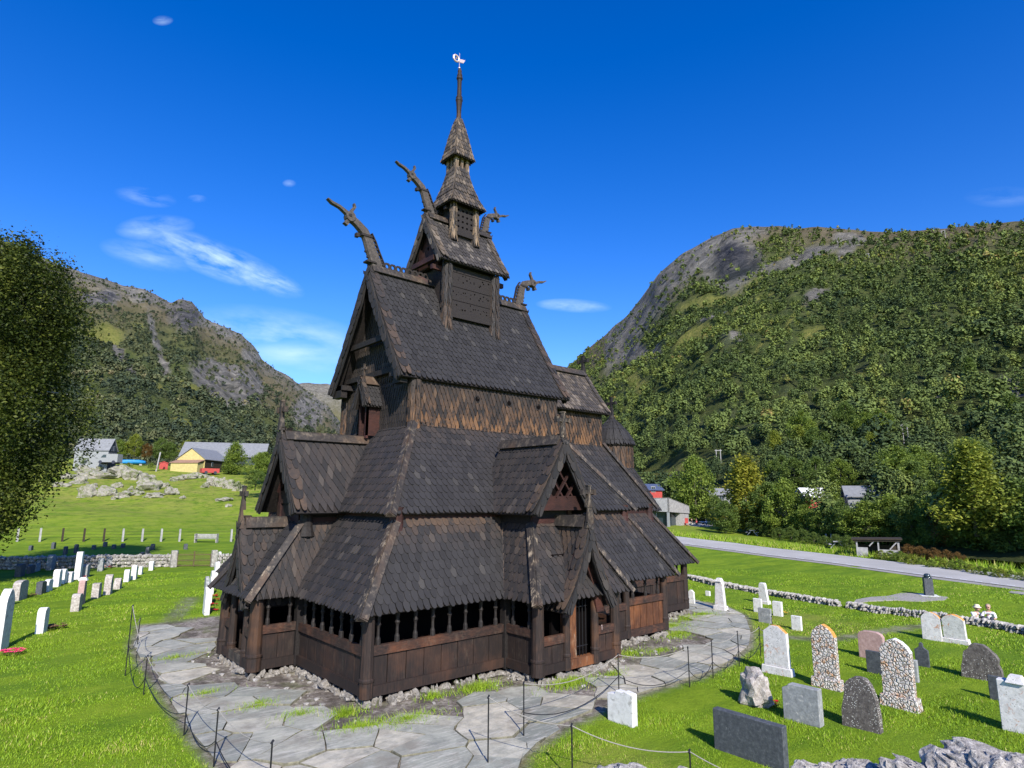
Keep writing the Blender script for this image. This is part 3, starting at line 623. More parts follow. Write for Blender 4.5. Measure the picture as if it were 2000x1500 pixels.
# ================================================================== AISLE ROOFS
EX, EY, EZ = 1.02, 5.25, 4.66                  # eave corner of the nave aisle
S1 = MB(); U1 = MB()
zt = 7.78
quad_roof(S1, U1, [(EX, -EY, EZ), (12.35, -EY, EZ), (XW1, -YW, zt), (XW0, -YW, zt)], .22, .28, (0, -1, 1), wear=(0, .25))
quad_roof(S1, U1, [(EX, EY, EZ), (EX, -EY, EZ), (XW0, -YW, zt), (XW0, YW, zt)], .22, .28, (-1, 0, 1), wear=(.15, .1))
quad_roof(S1, U1, [(12.35, EY, EZ), (EX, EY, EZ), (XW0, YW, zt), (XW1, YW, zt)], .4, .5, (0, 1, 1))
quad_roof(S1, U1, [(12.35, -EY, EZ), (12.35, EY, EZ), (XW1, YW, zt), (XW1, -YW, zt)], .4, .5, (1, 0, 1))
ar = part('aisle_roof', S1, M['shingle']); U1.build('roof_boarding', M['beam_dark'], ar)
S1 = MB(); U1 = MB()
quad_roof(S1, U1, [(11.5, -2.95, EZ+.02), (17.0, -2.95, EZ+.02), (15.2, -1.25, zt), (10.7, -1.25, zt)], .22, .28, (0, -1, 1), wear=(0, .2))
quad_roof(S1, U1, [(17.0, -2.95, EZ+.02), (17.0, 2.95, EZ+.02), (15.2, 1.25, zt), (15.2, -1.25, zt)], .4, .5, (1, 0, 1))
quad_roof(S1, U1, [(17.0, 2.95, EZ+.02), (11.5, 2.95, EZ+.02), (10.7, 1.25, zt), (15.2, 1.25, zt)], .4, .5, (0, 1, 1))
ca = part('chancel_aisle_roof', S1, M['shingle']); U1.build('roof_boarding', M['beam_dark'], ca)
def hip(p, q, parent, w=.24, wear=.5):
    m = MB(); hipboard(m, p, q, w, wear); m.build('hip_board', M['hip'], parent)
hip((XW0-.05, -YW-.05, zt+.05), (EX-.1, -EY-.1, EZ-.02), ar, .3, .8); hip((XW1+.05, -YW-.05, zt+.05), (12.45, -EY-.1, EZ), ar, .2, .7); hip((XW0, YW, zt), (EX-.1, EY+.1, EZ), ar, .26)
hip((15.2, -1.28, zt+.05), (17.1, -3.05, EZ), ca, .2, .4)
# aisle wall strip between the roofs, and the dark rooms behind
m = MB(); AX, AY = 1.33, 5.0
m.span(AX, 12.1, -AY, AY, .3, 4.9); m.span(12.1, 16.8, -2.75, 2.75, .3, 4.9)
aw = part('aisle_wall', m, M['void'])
m = MB(); m.span(AX-.02, 12.1, -AY-.04, -AY-.005, 4.2, 4.9); m.span(AX-.04, AX-.005, -AY, AY, 4.2, 4.9); m.span(12.1, 16.8, -2.79, -2.755, 4.2, 4.9)
m.span(AX-.05, 12.15, -AY-.09, -AY-.045, 4.28, 4.36); m.span(AX-.09, AX-.045, -AY-.05, AY, 4.28, 4.36); m.span(12.1, 16.8, -2.84, -2.795, 4.28, 4.36)
m.build('aisle_boarding', M['red_wood'], aw)
for x, y in ((AX-.02, -AY-.02), (12.1, -AY), (16.8, -2.78), (AX-.02, AY)):
    m = MB(); m.lathe((x, y, 4.0), [(.3, 0), (.24, .25), (.21, .45), (.22, .9)], 10); part('corner_post', m, M['red_wood'])
# ================================================================== GALLERY ROOFS
O1, ZE, ZT = .37, 2.06, 4.40
GX1, GY = 13.3, 6.0
S1 = MB(); U1 = MB(); wr = (0, .9)
quad_roof(S1, U1, [(-O1, -GY-O1, ZE), (GX1+O1, -GY-O1, ZE), (12.2, -AY-.02, ZT+.1), (AX-.05, -AY-.02, ZT+.1)], .22, .28, (0, -1, 1), wear=(-.05, .75))
quad_roof(S1, U1, [(-O1, GY+O1, ZE), (-O1, -GY-O1, ZE), (AX-.05, -AY-.02, ZT+.1), (AX-.05, AY, ZT+.1)], .22, .28, (-1, 0, 1), wear=(.1, .1))
quad_roof(S1, U1, [(GX1+O1, GY+O1, ZE), (-O1, GY+O1, ZE), (AX, AY, ZT), (12.2, AY, ZT)], .4, .5, (0, 1, 1))
quad_roof(S1, U1, [(GX1+O1, -GY-O1, ZE), (GX1+O1, GY+O1, ZE), (12.2, AY, ZT), (12.2, -AY, ZT)], .4, .5, (1, 0, 1))
gr = part('gallery_roof', S1, M['shingle']); U1.build('roof_boarding', M['beam_dark'], gr)
hip((AX-.1, -AY-.08, ZT+.02), (-O1-.1, -GY-O1-.1, ZE-.02), gr, .34, 1.); hip((12.25, -AY-.05, ZT), (GX1+O1+.06, -GY-O1-.06, ZE), gr, .26, .9)
S1 = MB(); U1 = MB(); C1X, C1Y = 18.1, 3.8
quad_roof(S1, U1, [(12.9, -C1Y-O1, ZE), (C1X+O1, -C1Y-O1, ZE), (16.85, -2.78, ZT), (12.1, -2.78, ZT)], .22, .28, (0, -1, 1), wear=(0, .3))
quad_roof(S1, U1, [(C1X+O1, -C1Y-O1, ZE), (C1X+O1, C1Y+O1, ZE), (16.85, 2.78, ZT), (16.85, -2.78, ZT)], .4, .5, (1, 0, 1))
quad_roof(S1, U1, [(C1X+O1, C1Y+O1, ZE), (12.9, C1Y+O1, ZE), (12.1, 2.78, ZT), (16.85, 2.78, ZT)], .4, .5, (0, 1, 1))
cg = part('chancel_gallery_roof', S1, M['shingle']); U1.build('roof_boarding', M['beam_dark'], cg)
hip((16.87, -2.8, ZT), (C1X+O1+.08, -C1Y-O1-.08, ZE), cg, .22, .4)
# ------------------------------------------------------------------ south porch
PX0, PX1, PY = 4.84, 8.4, -7.5
DX, DH, DYW = 6.38, .98, -6.55                  # dormer above the porch: centre, half width of its box, front wall
S1 = MB(); U1 = MB(); e0, e1, ey = PX0-O1, PX1+O1, PY-O1; t0, t1, ty = DX-DH+.02, DX+DH+.2, DYW-.03; ZP = 4.30
quad_roof(S1, U1, [(e0, ey, ZE), (e1, ey, ZE), (t1, ty, ZP), (t0, ty, ZP)], .22, .28, (0, -1, 1), wear=(.1, .3))
quad_roof(S1, U1, [(e0, -GY-.0, ZE), (e0, ey, ZE), (t0, ty, ZP), (t0, -AY, ZP)], .22, .28, (-1, 0, 1), wear=(.15, .6))
quad_roof(S1, U1, [(e1, ey, ZE), (e1, -GY, ZE), (t1, -AY, ZP), (t1, ty, ZP)], .22, .28, (1, 0, 1))
pr_ = part('south_porch_roof', S1, M['shingle']); U1.build('roof_boarding', M['beam_dark'], pr_)
hip((t0, ty, ZP+.04), (e0-.08, ey-.08, ZE-.02), pr_, .26, 1.6); hip((t1, ty, ZP+.04), (e1+.06, ey-.06, ZE), pr_, .24, .9)
m = MB(); m.beam((e0+.02, -GY-O1-.1, ZE+.02), (t0-.02, -AY-.25, ZP), .16, .05, up=(-.6, -.6, .6)); m.build('valley_board', M['hip'], pr_)
# dormer box
m = MB(); m.span(DX-DH, DX+DH, DYW, -4.9, 3.9, 4.95); db = part('south_dormer_box', m, M['beam_dark'])
m = MB(); m.span(DX-DH, DX+DH, DYW-.05, DYW-.005, 4.3, 4.52); m.span(DX-DH-.2, DX+DH+.2, DYW-.42, DYW-.34, 4.78, 5.25); m.span(DX-DH-.2, DX+DH+.2, DYW-.34, DYW, 4.78, 4.86); m.span(DX-DH+.05, DX-DH+.25, DYW-.07, DYW, 4.3, 4.95); m.span(DX+DH-.25, DX+DH-.05, DYW-.07, DYW, 4.3, 4.95)
m.build('dormer_boards', M['red_wood'], db)
m = MB(); m.prism([(DX-1.0, DYW+.15, 4.95), (DX+1.0, DYW+.15, 4.95), (DX, DYW+.15, 6.9)], (0, .1, 0)); m.build('dormer_dark_sheet', M['void'], db)  # near-black sheet painted as the shade inside the dormer
m = MB()       # lattice
yl = DYW-.4
def lat(a, b): m.beam((DX+a[0], yl, a[1]), (DX+b[0], yl+.0, b[1]), .06, .1, up=(0, 1, 0))
lat((-1.12, 5.2), (0, 6.8)); lat((1.12, 5.2), (0, 6.8))
m2 = yl
for a, b in (((-.66, 5.2), (.28, 6.45)), ((-.18, 5.2), (.52, 6.1)), ((.32, 5.2), (.78, 5.78))): lat(a, b)
yl = DYW-.35
for a, b in (((.66, 5.2), (-.28, 6.45)), ((.18, 5.2), (-.52, 6.1)), ((-.32, 5.2), (-.78, 5.78))): lat(a, b)
m.build('lattice', M['red_wood'], db)
gable('south_dormer_roof', (DX, 0, 0), (0, -1, 0), 4.0, 7.2, 1.44, EZ, 7.12, .2, .27, curve=.05, back=False, verge_w=.3, board_h=.3, wear=(.1, .1))
m = MB(); m.box((DX, -7.2, 7.0), (.3, .12, .55), taper=.4, wear=.9); part('finial_board', m, M['hip'])
cross('south_dormer_cross', (DX, -7.14, 7.2), .82, .5, .09, .07, ax=0, wear=.8)
# porch gable
PX = 6.66
gable('south_porch_gable_roof', (PX, 0, 0), (0, -1, 0), 6.3, 8.0, 1.18, 1.75, 4.45, .2, .27, curve=.2, back=False, verge_w=.3, board_h=.26, style='point', wear=(.3, .5))
m = MB(); m.box((PX, -8.02, 4.62), (.36, .12, .75), taper=.35, wear=.5); part('finial_board', m, M['hip'])
cross('south_porch_cross', (PX, -7.98, 4.9), .66, .46, .09, .07, ax=0, wear=.7)
m = MB()       # arched door surround boards under the gable
for sg in (-1, 1):
    m.prism([(PX+sg*.62, -7.72, 1.55), (PX+sg*.98, -7.72, 1.55), (PX+sg*.7, -7.72, 2.6), (PX+sg*.1, -7.72, 4.1), (PX+sg*.02, -7.72, 3.3), (PX+sg*.42, -7.72, 2.5)], (0, .08, 0), wear=.1)
    m.beam((PX+sg*1.02, -7.86, 1.75), (PX+sg*.05, -7.86, 4.2), .05, .07, up=(0, 1, 0), wear=1.5)
part('porch_arch', m, M['red_wood'])
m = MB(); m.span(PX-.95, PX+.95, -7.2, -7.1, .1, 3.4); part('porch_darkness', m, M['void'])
# ------------------------------------------------------------------ west porch
WX, WY = -1.38, 1.45
S1 = MB(); U1 = MB(); wx, wy = WX-O1, WY+O1; tx, tyy = .0, 1.18
for sg in (-1, 1):
    quad_roof(S1, U1, [(wx, sg*wy, ZE), (AX*0+.3, sg*wy, ZE), (AX, sg*tyy, ZP), (tx, sg*tyy, ZP)], .2, .29, (0, sg, 1), 'point', wear=(.2, .5))
quad_roof(S1, U1, [(wx, wy, ZE), (wx, -wy, ZE), (tx, -tyy, ZP), (tx, tyy, ZP)], .22, .28, (-1, 0, 1))
wr_ = part('west_porch_roof', S1, M['shingle_mid']) if 'shingle_mid' in M else part('west_porch_roof', S1, M['shingle'])
U1.build('roof_boarding', M['beam_dark'], wr_)
hip((tx, -tyy, ZP+.03), (wx-.06, -wy-.06, ZE), wr_, .24, 1.3); hip((tx, tyy, ZP+.03), (wx-.06, wy+.06, ZE), wr_, .24, .6)
m = MB(); m.beam((-.37, -wy-.03, ZE+.02), (AX-.1, -tyy-.1, ZP), .16, .05, up=(-.5, -.5, .6)); m.build('valley_board', M['hip'], wr_)
m = MB(); m.span(.05, AX+.2, -tyy+.05, tyy-.05, 3.9, 4.95); wb = part('west_dormer_box', m, M['beam_dark'])
m = MB(); m.span(0, .045, -1.15, 1.15, 4.35, 4.9); m.span(-.05, -.0, -.95, .95, 4.95, 5.4); m.span(-.04, 1.3, -1.22, -1.14, 4.32, 4.5)
for sg in (-1, 1): m.span(-.06, -.0, sg*.85-.12, sg*.85+.12, 4.3, 5.0); m.beam((-.03, sg*1.0, 5.35), (-.03, 0, 6.9), .08, .14, up=(1, 0, 0))
m.span(-.05, .0, -.5, .5, 6.05, 6.2); m.beam((-.03, -.45, 5.35), (-.03, .2, 6.3), .06, .1, up=(1, 0, 0)); m.beam((-.03, .45, 5.35), (-.03, -.2, 6.3), .05, .1, up=(1, 0, 0))
m.build('dormer_boards', M['red_wood'], wb)
m = MB(); m.prism([(.15, -1.0, 4.95), (.15, 1.0, 4.95), (.15, 0, 7.0)], (.1, 0, 0)); m.build('dormer_dark_sheet', M['void'], wb)  # dark sheet behind the boards, its colour stands for shade
m = MB(); m.lathe((.12, -1.2, 3.9), [(.3, 0), (.22, .3), (.2, .6), (.24, 1.0)], 10); part('corner_post', m, M['beam_dark'])
gable('west_dormer_roof', (0, 0, 0), (-1, 0, 0), -3.1, .48, 1.77, EZ, 7.32, .26, .33, curve=.05, back=False, verge_w=.36, board_h=.34, style='point', wear=(.1, .1))
m = MB(); m.box((-.5, 0, 7.35), (.14, .34, .6), taper=.35, wear=.9); part('finial_board', m, M['hip'])
cross('west_dormer_cross', (-.5, 0, 7.5), 1.0, .52, .1, .07, wear=.5)
gable('west_porch_gable_roof', (0, 0, 0), (-1, 0, 0), -.2, 1.6, 1.15, 1.75, 4.35, .2, .27, curve=.2, back=False, verge_w=.34, board_h=.28, wear=(.2, .4))
m = MB(); m.box((-1.62, 0, 4.5), (.14, .36, .7), taper=.35, wear=.9); part('finial_board', m, M['hip'])
cross('west_porch_cross', (-1.58, 0, 4.75), .75, .4, .08, .06, wear=.2)
# ================================================================== GALLERY WALLS
def post(x, y, z0=0., z1=2.35, r=.17):
    m = MB(); m.lathe((x, y, 0), [(r*1.12, z0), (r*1.12, z0+.38), (r*1.22, z0+.41), (r*1.22, z0+.46), (r*1.05, z0+.49), (r*1.0, z0+1.1), (r*.96, z1)], 12); part('post', m, M['post'])
def bay(p, q, high=1.02, rail=True, balusters=0, mat='plank', railh=.25, sill=True, n=None, openz=2.3, label=None):
    "wall bay between two points of the gallery: sill, boards, rail, small turned posts"
    p = np.array([*p, 0.]); q = np.array([*q, 0.]); L = np.linalg.norm(q-p); d = (q-p)/L; nrm = np.array([d[1], -d[0], 0])
    m = MB(); k = n or max(1, round(L/.62))
    for i in range(k):
        a, b = p+d*L*i/k+d*random.uniform(.006, .022), p+d*L*(i+1)/k-d*.01; off = nrm*random.uniform(-.006, .012)
        m.prism([a+off+nrm*.03+A3((0, 0, .22)), b+off+nrm*.03+A3((0, 0, .22)), b+off+nrm*.03+A3((0, 0, high)), a+off+nrm*.03+A3((0, 0, high))], -nrm*.06, wear=random.uniform(0, .12))
    o = part('wall_boards', m, M[mat], None, label)
    m = MB(); m.beam(p+A3((0, 0, .13))+nrm*.03, q+A3((0, 0, .13))+nrm*.03, .17, .27); m.build('sill', M['plank' if mat == 'plank' else 'beam'], o)
    if rail: m = MB(); m.beam(p+A3((0, 0, high+railh/2))+nrm*.035, q+A3((0, 0, high+railh/2))+nrm*.035, .13, railh, wear=.12); m.build('rail', M['beam'], o)
    zr_ = high+railh
    for i in range(balusters):
        c = p+d*L*(i+.5)/balusters; m = MB(); hh = 2.1-zr_
        m.lathe((c[0], c[1], zr_), [(.075, 0), (.07, hh*.18), (.045, hh*.26), (.04, hh*.5), (.05, hh*.56), (.075, hh*.62), (.05, hh*.7), (.06, hh*.8), (.085, hh)], 8); m.build('baluster', M['beam_dark'], o)
    m = MB(); m.beam(p+A3((0, 0, 2.26)), q+A3((0, 0, 2.26)), .16, .18); m.build('wall_plate', M['beam_dark'], o)
    return o
bay((0, -GY), (PX0-.12, -GY), balusters=8); bay((0, -1.55), (0, -GY), balusters=7, high=.99)
bay((PX0, -GY), (PX0, PY), balusters=2, n=3, high=1.03); bay((PX0, PY), (PX-.72, PY), n=2, high=.8, balusters=0); bay((PX+.72, PY), (PX1, PY), n=2, high=.82, balusters=0)
bay((8.5, -GY), (10.9, -GY), n=4, mat='plank', balusters=3, label='dark boards beside the porch')
bay((10.9, -GY), (GX1, -GY), n=6, mat='panel_orange', high=1.15, balusters=3, label='orange-brown boards')
bay((PX1, PY), (PX1, -GY), n=2); bay((GX1, -GY), (GX1, -C1Y), n=2); bay((GX1, -C1Y), (C1X, -C1Y), n=7, high=1.3, mat='plank', balusters=4)
bay((C1X, -C1Y), (C1X, C1Y)); bay((C1X, C1Y), (GX1, C1Y)); bay((GX1, GY), (0, GY)); bay((0, GY), (0, 1.5)); bay((GX1, C1Y), (GX1, GY), n=2)
bay((WX, -WY), (0, -WY), n=2, balusters=2, label='boards with a worn tan patch'); bay((0, WY), (WX, WY), n=2)
bay((WX, -.72), (WX, -WY), n=1, high=.9); bay((WX, WY), (WX, .72), n=1, high=.9)
for x, y, r in ((0, -GY, .17), (PX0, PY, .19), (PX1, PY, .17), (8.6, -GY, .12), (10.9, -GY, .13), (GX1, -GY, .15), (GX1, -C1Y, .13), (C1X, -C1Y, .16), (15.6, -C1Y, .11), (WX, -WY, .21), (WX, WY, .2), (WX, .66, .12), (WX, -.66, .12), (0, GY, .17), (PX-.66, PY-.06, .12), (PX+.66, PY-.06, .13)): post(x, y, -.02, 2.3, r)
for x, y in ((0, -WY), (PX0, -GY)):
    m = MB(); m.box((x-.04, y-.04, 1.0), (.24, .24, 2.1)); m.box((x-.04, y-.04, 2.1), (.24, .24, .3), taper=.3); part('inner_post', m, M['beam_dark'])
# south door: jambs, threshold, iron gate, half-open door leaf
m = MB(); m.span(PX-.6, PX+.6, PY-.12, PY+.12, -.02, .26, wear=.35); part('threshold', m, M['panel_orange'])
m = MB(); m.span(PX-.56, PX-.46, PY-.05, PY+.5, .26, 2.2, wear=.5); m.span(PX-.45, PX-.3, PY-.04, PY+.02, .26, 1.95, wear=.3); m.span(PX-.285, PX-.17, PY-.02, PY+.03, .26, 1.9, wear=1.2); part('door_leaf', m, M['panel_orange'])
m = MB()
for i in range(6): m.tube([(PX-.4+i*.15, PY+.05, .26), (PX-.4+i*.15, PY+.05, 2.25-abs(i-2.5)*.12)], .013, 5)
for z in (.55, 1.75): m.tube([(PX-.44, PY+.05, z), (PX+.42, PY+.05, z)], .015, 5)
part('iron_gate', m, M['iron'])
m = MB(); m.span(PX+.14, PX+.2, PY+.3, PY+.33, .75, 1.3); part('notice_paper', m, M['white_paint'])
m = MB(); m.span(WX-.1, WX+.12, -.6, .6, -.02, .28, wear=.8); part('threshold', m, M['hip'])
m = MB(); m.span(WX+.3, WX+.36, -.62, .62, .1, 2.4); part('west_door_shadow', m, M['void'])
m = MB(); m.tube([(PX+.98, PY-.09, .95), (PX+.98, PY-.09, 1.1)], .015, 6); part('door_bolt', m, M['vane'])
# ================================================================== foundation stones
M['base_stone'] = mat_stone('base_stone', (.09, .08, .07), (.24, .22, .19), (.5, .47, .42), 1.5, (.12, .1, .07), (.05, .045, .04), 1.)
fm = MB()
def rubble(p, q, n):
    p = np.array(p, float); q = np.array(q, float)
    for i in range(n):
        c = p+(q-p)*(i+random.uniform(.1, .9))/n; s = random.choice((.06, .09, .13, .18, .22))*random.uniform(.8, 1.2)
        fm.rock((c[0]+random.uniform(-.08, .08), c[1]+random.uniform(-.16, .04), -.2+random.uniform(-.05, .06)), (s, s*random.uniform(.5, .9), random.uniform(.07, .17)), sub=2, rz=random.uniform(0, 3), rough=.45)
for a, b in (((0, -6), (4.84, -6)), ((4.84, -6), (4.84, -7.5)), ((4.84, -7.5), (8.4, -7.5)), ((8.4, -7.5), (8.4, -6)), ((8.4, -6), (13.3, -6)), ((13.3, -6), (13.3, -3.8)), ((13.3, -3.8), (18.1, -3.8)), ((18.1, -3.8), (18.1, 3.8)), ((0, -6), (0, -1.45)), ((0, -1.45), (-1.38, -1.45)), ((-1.38, -1.45), (-1.38, 1.5))):
    fm = MB(); rubble(a, b, int(math.dist(a, b)*7)); fm.build('foundation_stone', M['base_stone'], church)
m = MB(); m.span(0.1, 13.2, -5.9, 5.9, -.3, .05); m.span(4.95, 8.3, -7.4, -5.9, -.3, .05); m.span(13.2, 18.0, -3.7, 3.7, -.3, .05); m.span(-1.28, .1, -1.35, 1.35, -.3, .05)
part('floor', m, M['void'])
# ================================================================== ground sheet
PATH = [(-2.3, 9.5), (-3.3, 5.5), (-3.55, 2.5), (-3.7, -1.), (-3.95, -4.8), (-4.0, -8), (-3.6, -10.6), (-2.6, -12.4), (-1.2, -12.9), (.0, -11.9), (1.2, -10.9), (3.2, -10.35), (6.3, -10.0), (9.2, -10.15), (11.3, -9.9), (14, -9.2), (16.4, -8.0), (19.6, -6.0), (21.4, -3.8), (21.8, -1.0), (21.5, 3), (19.9, 5), (19.5, 1.5), (19.8, -1.5), (18.6, -3.9), (14.8, -5.1), (13.6, -7.2), (9.0, -8.5), (4.4, -8.6), (3.2, -7.2), (-.5, -7.4), (-1.4, -5.8), (-1.0, -3.2), (-2.1, -2.4), (-2.3, 2.2), (-1.1, 3.0), (-.9, 9.5)]
def inpoly(x, y, P):
    x = np.asarray(x, float); y = np.asarray(y, float); r = np.zeros(x.shape, bool); n = len(P)
    for i in range(n):
        (x1, y1), (x2, y2) = P[i], P[(i+1) % n]
        c = ((y1 > y) != (y2 > y)) & (x < (x2-x1)*(y-y1)/((y2-y1) or 1e-9)+x1); r ^= c
    return r
def dpoly(x, y, P, closed=False):
    x = np.asarray(x, float); y = np.asarray(y, float); best = np.full(x.shape, 1e9); n = len(P)
    for i in range(n if closed else n-1):
        ax, ay = P[i]; bx, by = P[(i+1) % n]; dx, dy = bx-ax, by-ay; L = dx*dx+dy*dy+1e-9
        t = np.clip(((x-ax)*dx+(y-ay)*dy)/L, 0, 1); best = np.minimum(best, np.hypot(x-ax-t*dx, y-ay-t*dy))
    return best
OUT = PATH[:22]+[(19.9, 5)]; SITE = PATH[:21]+[(19, 8), (0, 9.5)]
def g2(u, v): p = ground_at(u, v); return (float(p[0]), float(p[1]))
TR1 = [g2(u, v) for u, v in ((1500, 1243), (1560, 1247), (1640, 1246), (1700, 1238), (1760, 1228), (1810, 1222))]
TR2 = [g2(u, v) for u, v in ((330, 1222), (345, 1200), (372, 1170), (385, 1130))]
def wearf(x, y):
    w = np.where(inpoly(x, y, SITE), 1., np.clip(1-dpoly(x, y, SITE, True)/.35, 0, 1))
    w = np.maximum(w, np.clip(1.3-dpoly(x, y, TR1)/.35, 0, .8)); w = np.maximum(w, np.clip(1.1-dpoly(x, y, TR2[:3])/.5, 0, .5))
    return w
def dryf(x, y):
    d = np.hypot(x-CAM[0], y-CAM[1]); q = np.clip((d-80)/60, 0, .7)
    q = np.maximum(q, np.clip(1.2-np.hypot(x-1.2, y+13.)/2.2, 0, .9)); q = np.maximum(q, np.clip(1.2-np.hypot(x-20, y+8)/3, 0, .4))
    return q
az = np.concatenate([np.arange(-180, -56, 6.), np.arange(-56, 56, .35), np.arange(56, 180, 6.)]); rad = np.concatenate([np.geomspace(.8, 60, 190), np.geomspace(62, 420, 110), np.geomspace(460, 7000, 16)])
AZ, RD = np.meshgrid(np.radians(az+48.96), rad, indexing='ij'); X = CAM[0]+RD*np.cos(AZ); Y = CAM[1]+RD*np.sin(AZ)
Z = gz(X, Y); Z = np.where(RD > 430, np.minimum(Z, G0), Z); Z = np.where(RD > 2000, G0-(RD-2000)*.02, Z)
XY = X.ravel(), Y.ravel(); nz = np.array([mnoise.noise(Vector((a*.35, b*.35, 0))) for a, b in zip(*XY)]).reshape(X.shape)
Z = Z+nz*.05*np.clip(1-wearf(X, Y)*1., 0, 1)*(RD < 60)
na, nr_ = X.shape; V = np.stack([X.ravel(), Y.ravel(), Z.ravel()], 1)
ii, jj = np.meshgrid(np.arange(na), np.arange(nr_-1), indexing='ij'); i2 = (ii+1) % na
Fq = np.stack([ii*nr_+jj, ii*nr_+jj+1, i2*nr_+jj+1, i2*nr_+jj], -1).reshape(-1, 4)
go = quick_mesh('ground', V, Fq, M['turf'], {'wear': wearf(X, Y).ravel(), 'dry': dryf(X, Y).ravel()}, smooth=True); tag(go, kind='structure')
# ================================================================== flagstones
def clip(poly, px_, py_, nx, ny):
    r = []; n = len(poly)
    for i in range(n):
        a, b = poly[i], poly[(i+1) % n]; da = (a[0]-px_)*nx+(a[1]-py_)*ny; db = (b[0]-px_)*nx+(b[1]-py_)*ny
        if da <= 0: r.append(a)
        if (da < 0) != (db < 0) and da != db: t = da/(da-db); r.append((a[0]+(b[0]-a[0])*t, a[1]+(b[1]-a[1])*t))
    return r
OUTL = PATH[:22]; OUTER = PATH[:22]+[(15, 12), (0, 12)]
def nearest(p, L):
    best = None
    for (ax, ay), (bx, by) in zip(L, L[1:]):
        dx, dy = bx-ax, by-ay; t = max(0, min(1, ((p[0]-ax)*dx+(p[1]-ay)*dy)/(dx*dx+dy*dy))); q = (ax+dx*t, ay+dy*t); d_ = math.dist(p, q)
        if best is None or d_ < best[0]: best = (d_, q)
    return best[1] if best[0] > 1e-4 else best[1]
pts = []; rr_ = random.Random(11); sx_, sy_ = 1.45, .95
for i in range(-6, 26):
    for j in range(-17, 16):
        pts.append((i*sx_+rr_.uniform(-.42, .42)*sx_+(j % 2)*.5, j*sy_+rr_.uniform(-.4, .4)*sy_))
flat('dark_joint_edge', (.17, .16, .11), .95, .5, 9)  # slab rims coloured dark so sunlit bevels do not show white
fm = MB()
for k, (x, y) in enumerate(pts):
    if not bool(inpoly(x, y, PATH)) and not (float(dpoly(x, y, PATH[:22])) < .45 and x < 21 and y < 9): continue
    cell = [(x-2.5, y-2.5), (x+2.5, y-2.5), (x+2.5, y+2.5), (x-2.5, y+2.5)]
    for (a, b) in pts:
        if (a, b) == (x, y) or abs(a-x) > 4 or abs(b-y) > 4: continue
        dx, dy = a-x, b-y; L = math.hypot(dx, dy); g = random.uniform(.007, .018); cell = clip(cell, (x+a)/2-dx/L*g, (y+b)/2-dy/L*g, dx/L, dy/L)
    if len(cell) < 3: continue
    # ragged outline
    out = []
    for i in range(len(cell)):
        a, b = cell[i], cell[(i+1) % len(cell)]; L = math.dist(a, b); n = max(1, int(L/.28))
        for q in range(n):
            t = q/n; c = (a[0]+(b[0]-a[0])*t, a[1]+(b[1]-a[1])*t)
            c = (c[0]+random.uniform(-.014, .014), c[1]+random.uniform(-.014, .014))
            if not bool(inpoly(c[0], c[1], OUTER)) : c = nearest(c, OUTL)
            out.append(c)
    h = G0+random.uniform(.035, .075); tx, ty = random.uniform(-.012, .012), random.uniform(-.012, .012); n = len(out); rv = random.random()
    top = [(a+(x-a)*.008, b+(y-b)*.008, h+(a-x)*tx+(b-y)*ty) for a, b in out]; mid = [(a, b, h-.018+(a-x)*tx+(b-y)*ty) for a, b in out]; bot = [(a, b, G0-.06) for a, b in out]
    fm.add(top+mid+bot, [tuple(range(n))]+[(i+n, (i+1) % n+n, (i+1) % n, i) for i in range(n)]+[(i+2*n, (i+1) % n+2*n, (i+1) % n+n, i+n) for i in range(n)], rnd=rv)
    fm.m[-2*n:] = [1]*(2*n)
tag(fm.build('flagstone_path', [M['flag'], M['dark_joint_edge']]), kind='structure')
fm = MB()                         # loose stones between church and flags
for k in range(900):
    x, y = random.uniform(-3.5, 21), random.uniform(-10.5, 4)
    if not bool(inpoly(x, y, SITE)) or bool(inpoly(x, y, PATH)): continue
    if 0 < x < 13.3 and y > -6 or 4.84 < x < 8.4 and y > -7.5 or -1.38 < x < 0 and abs(y) < 1.45 or 13 < x < 18.1 and y > -3.8: continue
    s = random.uniform(.02, .11)**1.0; fm.rock((x, y, G0+s*.2), (s, s*random.uniform(.6, 1), s*.5), sub=1, rz=random.uniform(0, 3))
tag(fm.build('loose_stones', M['wall_stone']), 'loose pale stones and rubble scattered along the foot of the church walls', 'rubble', kind='stuff')
# ================================================================== grass blades
def blades(name, x, y, h, w, mat, lean=.5, z=None, rnd=None):
    n = len(x); z = gz(x, y) if z is None else z; a = RNG.uniform(0, 2*np.pi, n); b = RNG.uniform(0, 2*np.pi, n)
    ln = h*RNG.uniform(.1, lean, n); P = np.stack([x, y, z-.01], 1); s = np.stack([np.cos(a)*w/2, np.sin(a)*w/2, np.zeros(n)], 1)
    top = P+np.stack([np.cos(b)*ln, np.sin(b)*ln, h], 1); V = np.stack([P-s, P+s, top], 1).reshape(-1, 3)
    Fn = np.arange(3*n).reshape(-1, 3); return quick_mesh(name, V, Fn, mat, {'rnd': RNG.uniform(0, 1, n) if rnd is None else rnd})
N = 720000; d = 5.2*np.exp(RNG.uniform(0, 1, N)**.85*math.log(52/5.2)); a = np.radians(48.96+RNG.uniform(-48, 48, N))
x = CAM[0]+d*np.cos(a); y = CAM[1]+d*np.sin(a); w = wearf(x, y); keep = (RNG.uniform(0, 1, N) > w*1.6) & ~((x > -.4) & (x < 18.3) & (y > -6.3) & (y < 6.3))
x, y, d = x[keep], y[keep], d[keep]; pn = np.sin(x*1.7+np.sin(y*1.1)*2)*np.sin(y*1.9+np.sin(x*.8)*2)
h = (.055+.03*pn)*RNG.uniform(.5, 1.4, len(x))*(1+.3*(d < 14)); wd = .006+.0007*d
